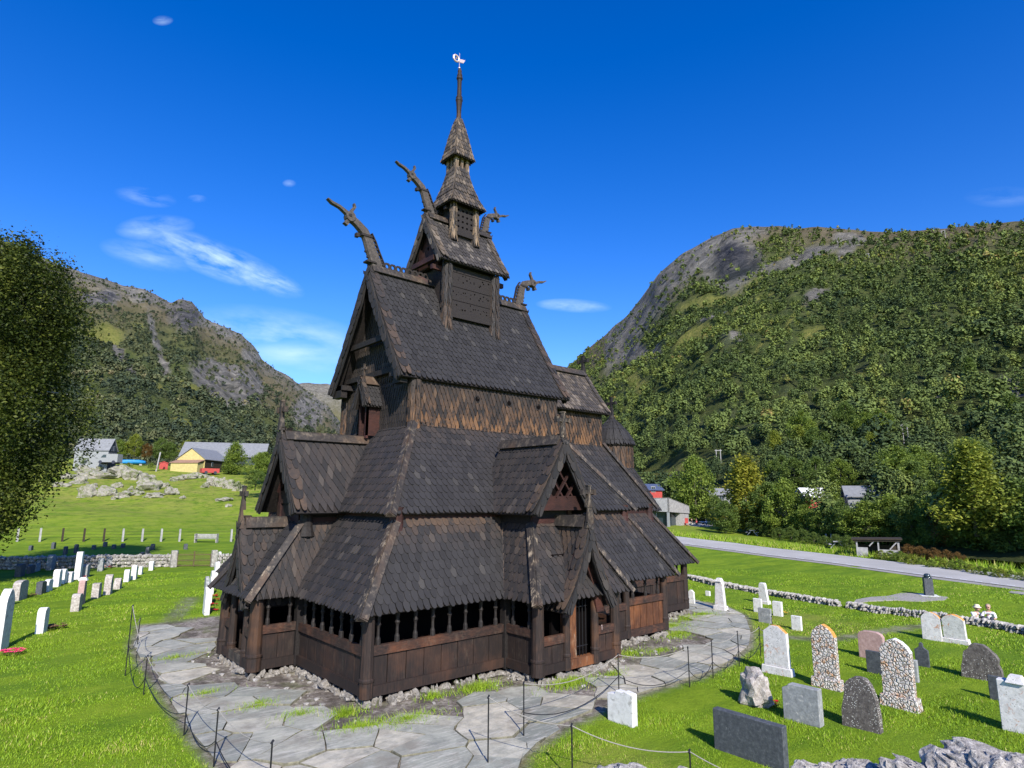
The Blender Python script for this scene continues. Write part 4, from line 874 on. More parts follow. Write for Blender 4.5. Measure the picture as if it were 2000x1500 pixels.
dr = dryf(x, y); lf = np.sin(x*.31+1.1*np.sin(y*.23))*np.sin(y*.37+.9*np.sin(x*.19)+1.); rn = np.clip(RNG.beta(2, 2.4, len(x))+.13*pn+.13*lf+(RNG.uniform(0, 1, len(x)) < dr*.5+.03+.1*np.clip(lf*pn, 0, 1))*.45, 0, 1)
tag(blades('grass', x, y, h, wd, M['blade'], .9, rnd=rn), 'mown bright green grass covering the churchyard', 'grass', kind='stuff')
# tufts growing against the foundations
tx, ty, th_ = [], [], []
for (cx, cy, r, n, hh) in ((-.9, -7.3, .75, 900, .17), (.3, -7.6, .8, 1300, .15), (-2.1, -4.1, .55, 700, .15), (-2.9, -2.2, .5, 500, .14), (3.2, -6.7, .7, 900, .2), (5.6, -8.1, .9, 1300, .17), (-1.6, -5.6, .5, 350, .2), (-.7, -6.2, .45, 500, .22), (9.8, -7.0, .8, 700, .13), (13.8, -6.3, 1.0, 1500, .13), (14.9, -5.2, 1.1, 1500, .14), (18.2, -4.7, .9, 1200, .15), (17, -4.7, 1, 900, .14), (11, -7.4, .6, 400, .12), (1.8, -6.5, .4, 250, .2), (7.3, -8.3, .5, 300, .14), (-2.6, 2.6, .7, 500, .15)):
    r_ = RNG.normal(0, r*.5, n); q = RNG.uniform(0, 6.28, n); tx += list(cx+r_*np.cos(q)*1.5); ty += list(cy+r_*np.sin(q)*.7); th_ += list(hh*RNG.uniform(.4, 1.3, n))
tx, ty, th_ = map(np.array, (tx, ty, th_)); tag(blades('weed_tufts', tx, ty, th_, np.full(len(tx), .016), M['blade'], 1.1, rnd=np.clip(RNG.beta(2, 1.5, len(tx)), 0, 1)), 'tufts of green and straw coloured grass growing between the flags and the church wall', 'weeds', kind='stuff')
# ================================================================== road, pads
def strip(name, A, B, mat, dz=.05, sub=6, kind='structure'):
    "band between two lines given as ground points"
    m = MB(); n = len(A)
    L = []; Rr = []
    for i in range(n-1):
        for q in range(sub):
            t = q/sub; L.append(A[i]*(1-t)+A[i+1]*t); Rr.append(B[i]*(1-t)+B[i+1]*t)
    L.append(A[-1]); Rr.append(B[-1]); vs = []
    for l, r in zip(L, Rr):
        for k in range(5):
            p = l*(1-k/4)+r*k/4; vs.append((p[0], p[1], float(gz(p[0], p[1]))+dz))
    fs = [(i*5+k, i*5+k+1, (i+1)*5+k+1, (i+1)*5+k) for i in range(len(L)-1) for k in range(4)]
    m.add(vs, fs); return tag(m.build(name, M[mat]), kind=kind)
FAR = [ground_at(u, v) for u, v in ((1306, 1047), (1437, 1062), (1625, 1084.5), (1820, 1107.5), (2000, 1127), (2300, 1163))]
NEAR = [ground_at(u, v) for u, v in ((1306, 1059), (1437, 1076.5), (1625, 1100.5), (1820, 1127), (2000, 1150), (2300, 1194))]
def ext(L): return [L[0]+(L[0]-L[1])*1.2]+L
FAR, NEAR = ext(FAR), ext(NEAR)
G1 = [n+(n-f)*.16 for f, n in zip(FAR, NEAR)]; G2 = [f+(f-n)*.1 for f, n in zip(FAR, NEAR)]
strip('road_verge', G2, G1, 'gravel', .02); strip('road', FAR, NEAR, 'road', .055)
def lerp(A, B, t): return [a*(1-t)+b*t for a, b in zip(A, B)]
strip('road_marking', lerp(FAR, NEAR, .03), lerp(FAR, NEAR, .055), 'white_line', .062)
ln = MB(); A_, B_ = lerp(FAR, NEAR, .925), lerp(FAR, NEAR, .955)
for i in range(len(A_)-1):
    for q in range(6):
        t0, t1 = q/6, (q+.5)/6; P = [A_[i]*(1-t0)+A_[i+1]*t0, B_[i]*(1-t0)+B_[i+1]*t0, B_[i]*(1-t1)+B_[i+1]*t1, A_[i]*(1-t1)+A_[i+1]*t1]
        ln.add([(p[0], p[1], float(gz(p[0], p[1]))+.064) for p in P], [(0, 1, 2, 3)])
tag(ln.build('road_marking', M['white_line']), kind='structure')
def pad(name, pts, mat, dz=.03):
    P = [ground_at(*p) for p in pts]; m = MB(); m.prism([(p[0], p[1], p[2]-.05) for p in P], (0, 0, dz+.05)); return tag(m.build(name, M[mat]), kind='structure')
pad('paved_pad', [(1672, 1172), (1700, 1167), (1735, 1165), (1760, 1159), (1800, 1160), (1852, 1167), (1845, 1173), (1800, 1176), (1750, 1173), (1700, 1175), (1665, 1181)], 'gravel')
pad('paved_pad', [(1975, 1155), (2040, 1160), (2040, 1168), (1970, 1158)], 'gravel')
# ================================================================== MOUNTAINS
def interp(x, pts): return np.interp(x, [p[0] for p in pts], [p[1] for p in pts])
def fract(P, sc, octv=4):
    r = np.zeros(len(P)); 
    for k, p in enumerate(P):
        v = Vector(p)*sc; a = 1.; s = 0.
        for o in range(octv): s += a*mnoise.noise(v); v = v*2.1+Vector((5.2, 1.3, 2.7)); a *= .52
        r[k] = s
    return r
def mountain(name, u0, u1, nu, ns, sky, D0, DR, mat, amp=.018, seed=0., power=1., masks=None):
    us = np.linspace(u0, u1, nu); ss = np.linspace(0, 1, ns); P = np.zeros((nu, ns+2, 3)); UV = np.zeros((nu, ns+2, 2))
    for i, u in enumerate(us):
        vs = float(interp(u, sky)); d0 = float(interp(u, D0)); dr = float(interp(u, DR))
        # foot on the ground
        r = ray(u, 960.); h = math.hypot(r[0], r[1]); p0 = CAM+r*d0/h; z0 = float(gz(p0[0], p0[1]))-1.5
        v0 = 970.+(CAM[2]-z0)/d0*F_PX*.98
        for j, s in enumerate(ss):
            v = v0+(vs-v0)*s**power; d = d0*(dr/d0)**s; r = ray(u, v); h = math.hypot(r[0], r[1]); P[i, j] = CAM+r*d/h; UV[i, j] = (u, v)
        for q, (k, dz) in enumerate(((1.15, -.12), (1.6, -.6))):
            r = ray(u, vs); h = math.hypot(r[0], r[1]); p = CAM+r*dr*k/h; p[2] = CAM[2]+(P[i, ns-1, 2]-CAM[2])*(1+dz); P[i, ns+q] = p; UV[i, ns+q] = (u, vs)
    flat_ = P.reshape(-1, 3); dd = np.hypot(flat_[:, 0]-CAM[0], flat_[:, 1]-CAM[1]); D0m = float(np.mean([d for _, d in D0]))
    n1 = fract(flat_/dd[:, None]*10+seed, .9, 4); n2 = fract(flat_+seed*31, 1/65., 4)
    env = np.tile(np.concatenate([np.sin(np.clip(ss, 0, 1)*math.pi)**.5, [0, 0]]), nu)
    ridge = np.tile(np.concatenate([ss, [0, 0]]), nu)
    flat_[:, 2] += dd*amp*(n1*1.0+n2*.9)*env+dd*.0022*n2*ridge
    P = flat_.reshape(nu, ns+2, 3); nv = ns+2
    ii, jj = np.meshgrid(np.arange(nu-1), np.arange(nv-1), indexing='ij')
    Fq = np.stack([ii*nv+jj, (ii+1)*nv+jj, (ii+1)*nv+jj+1, ii*nv+jj+1], -1).reshape(-1, 4)
    at = {}; 
    if masks: at = {k: f(UV[..., 0].ravel(), UV[..., 1].ravel(), n1, n2) for k, f in masks.items()}
    o = quick_mesh(name, flat_, Fq, mat, at, smooth=True); tag(o, kind='structure')
    return us, ss, P, UV
def blob(u, v, B, soft=.35):
    "B: (u, v, ru, rv, rot_deg)"
    r = np.zeros(u.shape)
    for (cu, cv, ru, rv, rot) in B:
        c, s = math.cos(R(rot)), math.sin(R(rot)); a = ((u-cu)*c+(v-cv)*s)/ru; b = (-(u-cu)*s+(v-cv)*c)/rv
        r = np.maximum(r, np.clip((1.25-np.hypot(a, b))/soft, 0, 1))
    return r
t = NT('mountain_ground', .95, .1); v = t.pos((1, 1, 1)); n = t.noise(v, .035, 9, .75); n3 = t.noise(t.pos((1, 1, .45)), .03, 12, .85, .8); nf = t.noise(v, .2, 6, .7)
g = t.ramp(nf, [(.3, (.045, .065, .02)), (.5, (.08, .105, .03)), (.7, (.13, .14, .045))])
hth = t.attr('heath'); g = t.mix(hth, g, t.ramp(n, [(.35, (.1, .085, .045)), (.6, (.17, .14, .085)), (.75, (.2, .19, .12))]))
md = t.attr('meadow'); g = t.mix(md, g, t.ramp(nf, [(.35, (.13, .16, .03)), (.65, (.27, .25, .07))]))
rk = t.attr('rock'); rc = t.ramp(n3, [(.34, (.035, .034, .032)), (.45, (.11, .105, .09)), (.55, (.22, .205, .175)), (.68, (.4, .37, .31))])
dk = t.attr('rock_shade'); rc = t.mix(dk, rc, t.ramp(n3, [(.38, (.012, .013, .018)), (.52, (.05, .052, .06)), (.66, (.22, .2, .17))]))  # shade on the cliff put into the colour as darker rock
g = t.mix(t.math('MULTIPLY', rk, t.ramp(t.math('ADD', n3, t.math('MULTIPLY', rk, .25)), [(.5, 0.), (.58, 1.)]), True), g, rc)
t.color(g); t.bump(t.math('ADD', n3, n), 1., 6.); M['mountain'] = t.m
skyR = [(900, 900), (1000, 820), (1060, 760), (1110, 715), (1160, 672), (1220, 620), (1250, 585), (1285, 535), (1330, 496), (1390, 465), (1430, 447), (1480, 441), (1520, 440), (1560, 446), (1600, 443), (1650, 449), (1720, 453), (1790, 450), (1850, 446), (1920, 438), (2000, 433), (2100, 425), (2500, 400)]
D0R = [(900, 170), (1240, 150), (1400, 112), (1600, 84), (1800, 72), (2000, 64), (2500, 55)]
DRR = [(900, 1900), (1110, 1500), (1300, 1050), (1450, 950), (1700, 850), (2000, 760), (2500, 650)]
def rockR(u, v, n1, n2):
    limb = np.clip((interp(u, skyR)+28+np.clip((1500-u)*.33, 0, 70)-v)/30, 0, 1)*(u > 1180)*(u < 1500)
    return np.clip(np.maximum(limb*.95, blob(u, v, [(1430, 515, 60, 42, -20), (1560, 505, 90, 14, -12), (1660, 470, 30, 10, 0), (1245, 692, 48, 16, -18), (1600, 585, 32, 10, -40), (1390, 620, 30, 10, -30), (1365, 500, 60, 25, -35), (1655, 500, 26, 7, -30), (1840, 770, 24, 10, -20), (1975, 748, 45, 22, -15), (1440, 672, 14, 8, 0), (1300, 935, 26, 6, -10), (1640, 870, 90, 5, -20)])+n1*.2), 0, 1)
def shadeR(u, v, n1, n2): return blob(u, v, [(1432, 510, 36, 34, -25), (1460, 520, 30, 14, -30)], .5)  # patches where the cliff's shade is painted in
def heathR(u, v, n1, n2): return np.clip(.95-(v-interp(u, skyR))/85+n1*.5+.25*(u < 1500), 0, 1)*(u > 1150)
def meadR(u, v, n1, n2): return blob(u, v, [(1290, 935, 80, 26, -12), (1530, 905, 90, 7, -12), (1480, 590, 60, 14, -25), (1600, 640, 40, 9, -25), (1350, 660, 40, 10, -25), (1750, 620, 40, 7, -20), (1420, 780, 50, 8, -12), (1650, 760, 50, 8, -15), (1840, 870, 50, 7, -8), (1960, 640, 40, 8, -20), (1250, 750, 30, 8, -25), (1330, 916, 75, 11, -9), (1380, 935, 40, 14, -25), (1290, 925, 40, 25, 0), (1670, 868, 80, 6, -25), (1590, 890, 70, 7, -12), (1480, 925, 120, 6, -8), (1530, 645, 90, 2.2, -40), (1440, 560, 200, 5, -22), (1330, 970, 40, 14, 0)], .5)
gR = mountain('mountain', 900, 2500, 260, 130, skyR, D0R, DRR, M['mountain'], .02, 3.1, 1., {'rock': rockR, 'rock_shade': shadeR, 'heath': heathR, 'meadow': meadR})
skyL = [(-500, 340), (-200, 400), (0, 467), (50, 490), (100, 512), (150, 528), (190, 541), (240, 558), (285, 566), (320, 585), (335, 592), (350, 583), (375, 588), (400, 622), (440, 640), (470, 652), (495, 675), (512, 702), (540, 722), (570, 740), (600, 765), (640, 792), (660, 820), (680, 850), (720, 880), (800, 910)]
D0L = [(-500, 215), (300, 225), (800, 300)]; DRL = [(-500, 1900), (100, 1900), (400, 2000), (650, 2500), (800, 2600)]
def rockL(u, v, n1, n2):
    top = np.clip((interp(u, skyL)+45-v)/40, 0, 1)*.85
    return np.clip(np.maximum(top, blob(u, v, [(195, 585, 40, 16, 0), (300, 575, 60, 22, 10), (365, 610, 40, 35, 30), (495, 700, 24, 10, 20), (430, 745, 60, 40, 35), (480, 760, 40, 30, 40), (600, 810, 30, 30, 40), (305, 670, 7, 60, -14), (240, 710, 10, 45, -30), (320, 720, 6, 30, -30), (410, 640, 50, 10, 25)])+n1*.25), 0, 1)
def heathL(u, v, n1, n2): return np.clip(1.2-(v-interp(u, skyL))/110+n1*.6, 0, .9)
def meadL(u, v, n1, n2): return blob(u, v, [(365, 765, 38, 13, 38), (205, 655, 35, 12, 10), (270, 640, 14, 8, 20), (350, 830, 30, 7, 30), (300, 765, 40, 3, 45), (240, 700, 45, 5, 60), (390, 875, 40, 4, 5)], .5)
gL = mountain('mountain', -500, 800, 240, 120, skyL, D0L, DRL, M['mountain'], .016, 8.7, 1., {'rock': rockL, 'rock_shade': lambda u, v, a, b: blob(u, v, [(195, 585, 35, 12, 0), (360, 620, 30, 30, 30)], .6)*.8, 'heath': heathL, 'meadow': meadL})
skyF = [(300, 760), (560, 748), (600, 748), (650, 751), (760, 748), (900, 740), (1100, 760), (1300, 800)]
mountain('mountain', 300, 1300, 90, 40, skyF, [(300, 2600), (1300, 2600)], [(300, 5200), (1300, 5200)], M['mountain'], .012, 15., 1., {'rock': lambda u, v, a, b: np.clip((830-v)/60+a, 0, 1)*.9, 'rock_shade': lambda u, v, a, b: v*0, 'heath': lambda u, v, a, b: np.clip((860-v)/60, 0, .8), 'meadow': lambda u, v, a, b: v*0+.15})
# ================================================================== FORESTS that read as one mass
def leafcloud(C, Rr, n, size, seed_rnd, squash=.9, bottom=.3):
    """C (t,3) crown centres, Rr (t,2) radii (horizontal, vertical): n leaf clumps each"""
    T = len(C); d = RNG.normal(size=(T, n, 3)); d /= np.linalg.norm(d, axis=2, keepdims=True); d[..., 2] = np.where(d[..., 2] < -bottom, -d[..., 2], d[..., 2])
    rr = RNG.uniform(.62, 1.05, (T, n, 1)); S = np.stack([Rr[:, 0], Rr[:, 0], Rr[:, 1]], 1)[:, None, :]
    K = 7; lc = RNG.normal(size=(T, K, 3)); lc /= np.linalg.norm(lc, axis=2, keepdims=True); lc[:, 0] = 0; lc[..., 2] = np.abs(lc[..., 2])*1.1-.35; lc = lc*np.array([.62, .62, .6]); lr = RNG.uniform(.36, .58, (T, K))
    li = RNG.integers(0, K, (T, n)); ti = np.arange(T)[:, None]
    P = C[:, None, :]+(lc[ti, li]+d*rr*lr[ti, li][..., None])*S; nn = d+np.array([0, 0, .35])+RNG.normal(size=d.shape)*.5; nn /= np.linalg.norm(nn, axis=2, keepdims=True)
    a = np.cross(nn, RNG.normal(size=nn.shape)); a /= np.linalg.norm(a, axis=2, keepdims=True)+1e-9; b = np.cross(nn, a)
    sz = (size*Rr[:, :1])[:, None, :]*RNG.uniform(.6, 1.35, (T, n, 1)); a = a*sz; b = b*sz*.7
    V = np.stack([P-a-b*.4, P+b*-1., P+a+b*.2, P+b*.9], 2).reshape(-1, 3); Fn = np.arange(T*n*4).reshape(-1, 4)
    rn = np.clip(seed_rnd[:, None]+RNG.uniform(-.13, .13, (T, n)), 0, 1).ravel(); return V, Fn, rn
def surf(g, fu, fs):
    us, ss, P, UV = g; nu, ns = len(us), len(ss); i = np.clip((fu-us[0])/(us[-1]-us[0])*(nu-1), 0, nu-1.001); j = np.clip(fs*(ns-1), 0, ns-1.001)
    i0, j0 = i.astype(int), j.astype(int); fi, fj = (i-i0)[:, None], (j-j0)[:, None]
    mix = lambda A: (A[i0, j0]*(1-fi)+A[i0+1, j0]*fi)*(1-fj)+(A[i0, j0+1]*(1-fi)+A[i0+1, j0+1]*fi)*fj
    return mix(P), mix(UV)
def forest(name, g, N, urange, size0, sparse, mat, label, smin=0., hue=None, pxmin=5., dens=30.):
    Vs, Fs, Rs = [], [], []; off = 0
    fu = RNG.uniform(*urange, N*3); fs = RNG.uniform(smin, .995, N*3); P, UV = surf(g, fu, fs); d = np.hypot(P[:, 0]-CAM[0], P[:, 1]-CAM[1])
    pxs = size0*F_PX/d; acc = np.clip(dens/np.maximum(pxs*.95, pxmin)**2, 0, 1); keep = RNG.uniform(0, 1, N*3) < acc*sparse(UV[:, 0], UV[:, 1], P)
    P, d, UV = P[keep], d[keep], UV[keep]; print(name, len(P))
    h = size0*RNG.uniform(.55, 1.5, len(P))*RNG.uniform(.85, 1.1, len(P))*np.clip(d/ (pxmin*1.0*F_PX/ (size0*2.2)) if False else 1., .7, 3)
    patch = np.array([mnoise.noise(Vector((p[0]*.012, p[1]*.012, 0.))) for p in P]); tone = np.clip(.44+.42*patch+RNG.normal(0, .17, len(P))+(hue(UV[:, 0], UV[:, 1]) if hue else 0), 0, 1)
    for lo, hi, n, sz in ((0, 160, 1000, .085), (160, 300, 360, .135), (300, 550, 130, .21), (550, 9e9, 42, .36)):
        k = (d >= lo) & (d < hi)
        if not k.any(): continue
        C = P[k].copy(); hh = h[k]; C[:, 2] += hh*.42; Rr = np.stack([hh*RNG.uniform(.22, .46, k.sum()), hh*.6], 1)
        V, Fn, rn = leafcloud(C, Rr, n, sz, tone[k]); Vs.append(V); Fs.append(Fn+off); Rs.append(rn); off += len(V)
    o = quick_mesh(name, np.concatenate(Vs), np.concatenate(Fs), mat, {'rnd': np.concatenate(Rs)})
    return tag(o, label, 'forest', kind='stuff')
def mat_forest(name, stops):
    t = NT(name, .8, .1); col = t.ramp(t.attr('rnd'), stops); t.color(col); return t.m
M['forest_R'] = mat_forest('hillside_wood', [(0, (.034, .056, .026)), (.25, (.07, .10, .034)), (.5, (.118, .158, .044)), (.8, (.16, .2, .048)), (.97, (.22, .235, .055)), (1, (.27, .2, .07))])
M['forest_L'] = mat_forest('far_wood', [(0, (.03, .045, .03)), (.35, (.06, .08, .042)), (.6, (.095, .11, .052)), (.85, (.15, .155, .07)), (1, (.2, .17, .09))])
def spR(u, v, P): 
    m = np.maximum.reduce([blob(u, v, [(1404, 1003, 26, 30, 0), (1586, 1005, 28, 30, 0), (1690, 1005, 40, 32, 0)], .2)*2, rockR(u, v, u*0, u*0)*.9, meadR(u, v, 0, 0), heathR(u, v, u*0, u*0)*.82, shadeR(u, v, 0, 0)]); return np.where(m > 1.2, 0, np.clip(1-m, .03, 1))
def spL(u, v, P):
    m = np.maximum.reduce([rockL(u, v, u*0, u*0)*.85, meadL(u, v, 0, 0), heathL(u, v, u*0, u*0)*.9]); return np.clip(1-m, .02, 1)
forest('mountain_forest', gR, 44000, (960, 2250), 6.3, spR, M['forest_R'], 'dense birch and alder wood covering the steep mountainside on the right', .03, lambda u, v: .1*np.clip((u-1500)/400, -1, 1)*0+np.where(v < 540, .08, 0))
forest('mountain_forest', gL, 26000, (-150, 780), 7.5, spL, M['forest_L'], 'dark scrubby wood covering the rocky mountainside on the left', .0, lambda u, v: np.where(v > 780, -.08, 0.), dens=20.)
# ================================================================== TREES
def crown_cloud(cl, nleaf, sig, size, rnd0=.5, spread=.2, droop=1.):
    K = len(cl); c = np.repeat(cl, nleaf, 0); n = len(c); P = c+RNG.normal(size=(n, 3))*np.array([sig, sig, sig*droop])
    nn = RNG.normal(size=(n, 3)); nn[:, 2] = np.abs(nn[:, 2])+.3; nn /= np.linalg.norm(nn, axis=1, keepdims=True)
    a = np.cross(nn, RNG.normal(size=(n, 3))); a /= np.linalg.norm(a, axis=1, keepdims=True); b = np.cross(nn, a); s = size*RNG.uniform(.6, 1.3, (n, 1)); a *= s; b *= s*.62
    V = np.stack([P-a, P-b*.9, P+a, P+b], 1).reshape(-1, 3); tone = np.repeat(np.clip(rnd0+RNG.normal(0, spread*.6, K), 0, 1), nleaf)
    return V, np.arange(4*n).reshape(-1, 4), np.clip(tone+RNG.normal(0, spread*.6, n), 0, 1)
def make_crown(kind, mat, seed, H=8.):
    global RNG; RNG = np.random.default_rng(seed); n = 70
    z = RNG.uniform(.0, 1, n*4); a = RNG.uniform(0, 6.283, n*4); q = RNG.uniform(.35, 1, n*4)**.6
    if kind == 'round': prof = np.sin(np.clip(z*.92+.1, 0, 1)*math.pi)**.55*.36; z0, z1 = .1, .95
    elif kind == 'birch': prof = (np.clip(1-z, 0, 1)**.55*np.clip(z*5+.35, 0, 1)**.5)*.31; z0, z1 = .1, .98
    elif kind == 'shrub': prof = np.sin(np.clip(z*.7+.3, 0, 1)*math.pi)**.6*.55; z0, z1 = .05, .9
    else: prof = (1-z)*.26+.01; z0, z1 = .08, 1.
    prof = prof*(1+.28*np.sin(a*3+seed)+.2*np.sin(z*9+a*2))
    C = np.stack([np.cos(a)*q*prof, np.sin(a)*q*prof, z0+z*(z1-z0)], 1)[:n+30]*H
    V, Fn, rn = crown_cloud(C, 100, .042*H, .0185*H, .55, .25, 1.25 if kind == 'birch' else .9)
    me = quick_mesh('crown', V, Fn, M[mat], {'rnd': rn}); d = me.data; bpy.data.objects.remove(me); return d
def make_trunk(kind, seed, H=8., bark='bark'):
    m = MB(); rr = random.Random(seed); top = .85 if kind != 'shrub' else .5; pts = [(rr.uniform(-.02, .02)*H*k, rr.uniform(-.02, .02)*H*k, H*top*k) for k in (0, .2, .45, .7, 1.)]; pts[0] = (0, 0, -.4)
    m.tube(pts, [.022*H, .017*H, .013*H, .009*H, .003*H], 7)
    for i in range(9):
        k = rr.uniform(.2, .8); a = rr.uniform(0, 6.28); L = H*.26*(1.1-k); z = H*top*k; m.tube([(0, 0, z), (math.cos(a)*L*.5, math.sin(a)*L*.5, z+L*.45), (math.cos(a)*L, math.sin(a)*L, z+L*.8)], [.008*H, .005*H, .002*H], 5)
    o = m.build('trunk', M[bark], None, True); d = o.data; bpy.data.objects.remove(o); return d
PROTO = {}
def tree(u, vb, hpx, kind, mat, label, group=None, bark='bark', pos=None, wide=1., name=None, seed=None, d=None, g=None):
    if pos is None:
        pos = ground_at(u, vb) if d is None else None
        if pos is None:
            r = ray(u, vb); h = math.hypot(r[0], r[1]); pos = CAM+r*d/h
    s = seed if seed is not None else random.randrange(3); key = (kind, mat, s)
    if key not in PROTO: PROTO[key] = (make_crown(kind, mat, 100+s*7+len(kind)), make_trunk(kind, s, 8., bark))
    H = px(pos, hpx)/math.cos(PITCH); sc = H/8.
    nm = name or {'birch': 'birch_tree', 'conifer': 'spruce_tree', 'shrub': 'shrub'}.get(kind, 'tree')
    t = thing(nm, label, 'bush' if kind == 'shrub' else 'tree', pos, random.uniform(0, 6.28), group); t.scale = (sc*wide, sc*wide, sc)
    for n_, me in zip(('crown', 'trunk'), PROTO[key]): o = bpy.data.objects.new(n_, me); link(o, t)
    return t
# edge of the wood behind the road, on the right
LW = 'green tree in the row at the foot of the wooded slope on the right'
def slope_at(u, v):
    ss_ = np.linspace(0, 1, 400); P, UV = surf(gR, np.full(400, float(u)), ss_); d_ = P-CAM; vv = 750-F_PX*(d_@UP)/(d_@FW); i = int(np.argmax(vv < v)); return P[i]
def slope_pos(u, s):
    P, UV = surf(gR, np.array([float(u)]), np.array([float(s)])); return P[0]
front = [ (1418, 1042, 62, 'round', 'leaf_deep', 1.2), (1505, 1046, 100, 'round', 'leaf_deep', 1.1), (1540, 1050, 112, 'round', 'leaf_green', 1.), (1578, 1054, 66, 'round', 'leaf_green', 1.2),
         (1612, 1058, 68, 'round', 'leaf_green', 1.2), (1650, 1062, 80, 'round', 'leaf_deep', 1.), (1695, 1067, 84, 'round', 'leaf_green', 1.5), (1746, 1070, 100, 'round', 'leaf_green', 1.2), (1785, 1074, 100, 'round', 'leaf_deep', 1.1), (1822, 1078, 105, 'round', 'leaf_green', 1.), (1905, 1086, 130, 'round', 'leaf_deep', 1.2), (1955, 1092, 150, 'round', 'leaf_green', 1.1), (2005, 1098, 160, 'round', 'leaf_deep', 1.1), (2060, 1103, 170, 'round', 'leaf_green', 1.)]
for (u, v, h, k, mt, wd) in front: tree(u, v, h, k, mt, LW if mt == 'leaf_green' else 'deep green tree in the row at the foot of the wooded slope on the right', 'trees at the foot of the right slope' if mt == 'leaf_green' else 'deep green trees at the foot of the right slope', wide=wd)
tree(1360, 1020, 126, 'round', 'leaf_green', LW, 'trees at the foot of the right slope', d=126, wide=.9); tree(1400, 1022, 52, 'round', 'leaf_deep', 'deep green tree in the row at the foot of the wooded slope on the right', 'deep green trees at the foot of the right slope', d=122)
tree(1460, 1040, 140, 'birch', 'leaf_yellow', 'tall yellow-green birch standing out at the edge of the wood', wide=1.25, bark='birch_bark')
tree(1868, 1082, 118, 'round', 'leaf_rust', 'rust coloured tree between dark green trees at the right', wide=.9)
tree(1908, 1040, 168, 'birch', 'leaf_birch', 'tallest bright yellow-green tree above the rust coloured one', wide=1.3, d=72)
for i in range(40):          # rows higher on the slope
    u = 1492+i*14+random.uniform(-7, 7); s = random.choice((.05, .1, .16, .22))+random.uniform(-.02, .02); 
    s += .1 if (1560 < u < 1615 or 1645 < u < 1722) else 0
    p = slope_pos(u, s); k, mt = random.choice((('round', 'leaf_green'), ('round', 'leaf_deep'), ('birch', 'leaf_birch'), ('round', 'leaf_green')))
    tree(u, 0, random.uniform(48, 80)*(1 if u < 1750 else 1.3), k, mt, 'leafy green tree higher up the slope behind the first row of trees', 'trees higher on the right slope', pos=p, wide=random.uniform(.9, 1.25))
for u, s, h in ((1900, .5, 70), (1985, .36, 100)): tree(u, 0, h, 'conifer', 'leaf_deep', 'lone dark spruce rising among leafy trees, the %s one on the right slope' % ('higher' if s > .4 else 'lower'), pos=slope_pos(u, s))
# shrubs by the road
for i, u in enumerate((1776, 1800, 1826, 1850, 1872)): tree(u, 1093+i*2.2, 30-i*1.5, 'shrub', 'leaf_rust', 'rust brown bush behind the road verge beside the shelter', 'rust brown bushes by the shelter', wide=1.)
for i in range(17): tree(1722+i*19.5, 1094+i*2.9+random.uniform(-2, 1), random.uniform(15, 23), 'shrub', 'leaf_green' if i % 3 else 'leaf_birch', 'low leafy green bush on the far verge of the road', 'low bushes on the far road verge', wide=1.2)
for i in range(9): tree(1480+i*22, 1046+i*3.4, random.uniform(18, 30), 'shrub', 'leaf_deep', 'low dark bush under the trees beyond the meadow', 'low bushes under the wood edge', wide=1.2)
# behind the houses on the left
for (u, v, h, k, mt, wd) in ((232, 893, 34, 'round', 'leaf_green', 1.2), (262, 893, 44, 'round', 'leaf_birch', 1.), (285, 895, 28, 'round', 'leaf_rust', 1.), (312, 898, 42, 'round', 'leaf_deep', 1.), (330, 898, 34, 'round', 'leaf_deep', 1.2), (365, 890, 30, 'round', 'leaf_birch', 1.3), (215, 888, 30, 'round', 'leaf_green', 1.), (168, 905, 28, 'shrub', 'leaf_green', 1.), (515, 925, 42, 'round', 'leaf_green', 1.2)):
    tree(u, 0, h, k, mt, 'leafy tree behind the farm buildings at the foot of the left mountain', 'trees behind the left farm', d=190 if u != 515 else 150, wide=wd, pos=None if False else None, seed=1) if False else tree(u, v, h, k, mt, 'leafy tree behind the farm buildings at the foot of the left mountain', 'trees behind the left farm', d=(192 if u not in (168, 515) else 150), wide=wd)
tree(455, 931, 62, 'birch', 'leaf_green', 'green birch in front of the long grey roofed farm building', d=148, wide=1.25)
tree(498, 956, 38, 'shrub', 'leaf_deep', 'large dark green bush left of the church, below the farm building', d=118, wide=1.4)
tree(505, 935, 50, 'round', 'leaf_green', 'round green tree behind the dark bush next to the church', d=130, wide=1.1)
for u in (395, 295, 150, 250): tree(u, 940 if u > 300 else 915, 12, 'shrub', 'leaf_green', 'small bush among the rocks of the left field', 'small bushes among the rocks', d=140 if u > 300 else 150)
RNG = np.random.default_rng(5)
# big birch at the left edge
edge = [(470, -40), (478, 5), (500, 60), (520, 105), (560, 132), (620, 138), (690, 126), (730, 150), (760, 170), (800, 182), (835, 186), (870, 166), (910, 138), (950, 112), (990, 88), (1015, 50), (1040, 10), (1050, -60)]
rb = ray(-75, 985); hb = math.hypot(rb[0], rb[1]); DB = 51.; pb = CAM+rb*DB/hb; pb[2] = G0; U0 = -75
bt = thing('birch_tree', 'large leafy birch with hanging twigs at the left edge of the churchyard', 'tree', pb)
rs = RNG; C = []
while len(C) < 620:
    v = rs.uniform(472, 1045); eu = np.interp(v, [e[0] for e in edge], [e[1] for e in edge]); rm = (eu-U0)*DB*.82/F_PX*.68; a = rs.uniform(0, 6.283); q = rs.uniform(0, 1)**.38
    z = CAM[2]+(970-v)/F_PX*DB*.745
    lump = 1+.1*math.sin(a*4+z*.8)+.08*math.sin(a*7+z*1.7)
    C.append((math.cos(a)*q*rm*lump, math.sin(a)*q*rm*lump, z-G0))
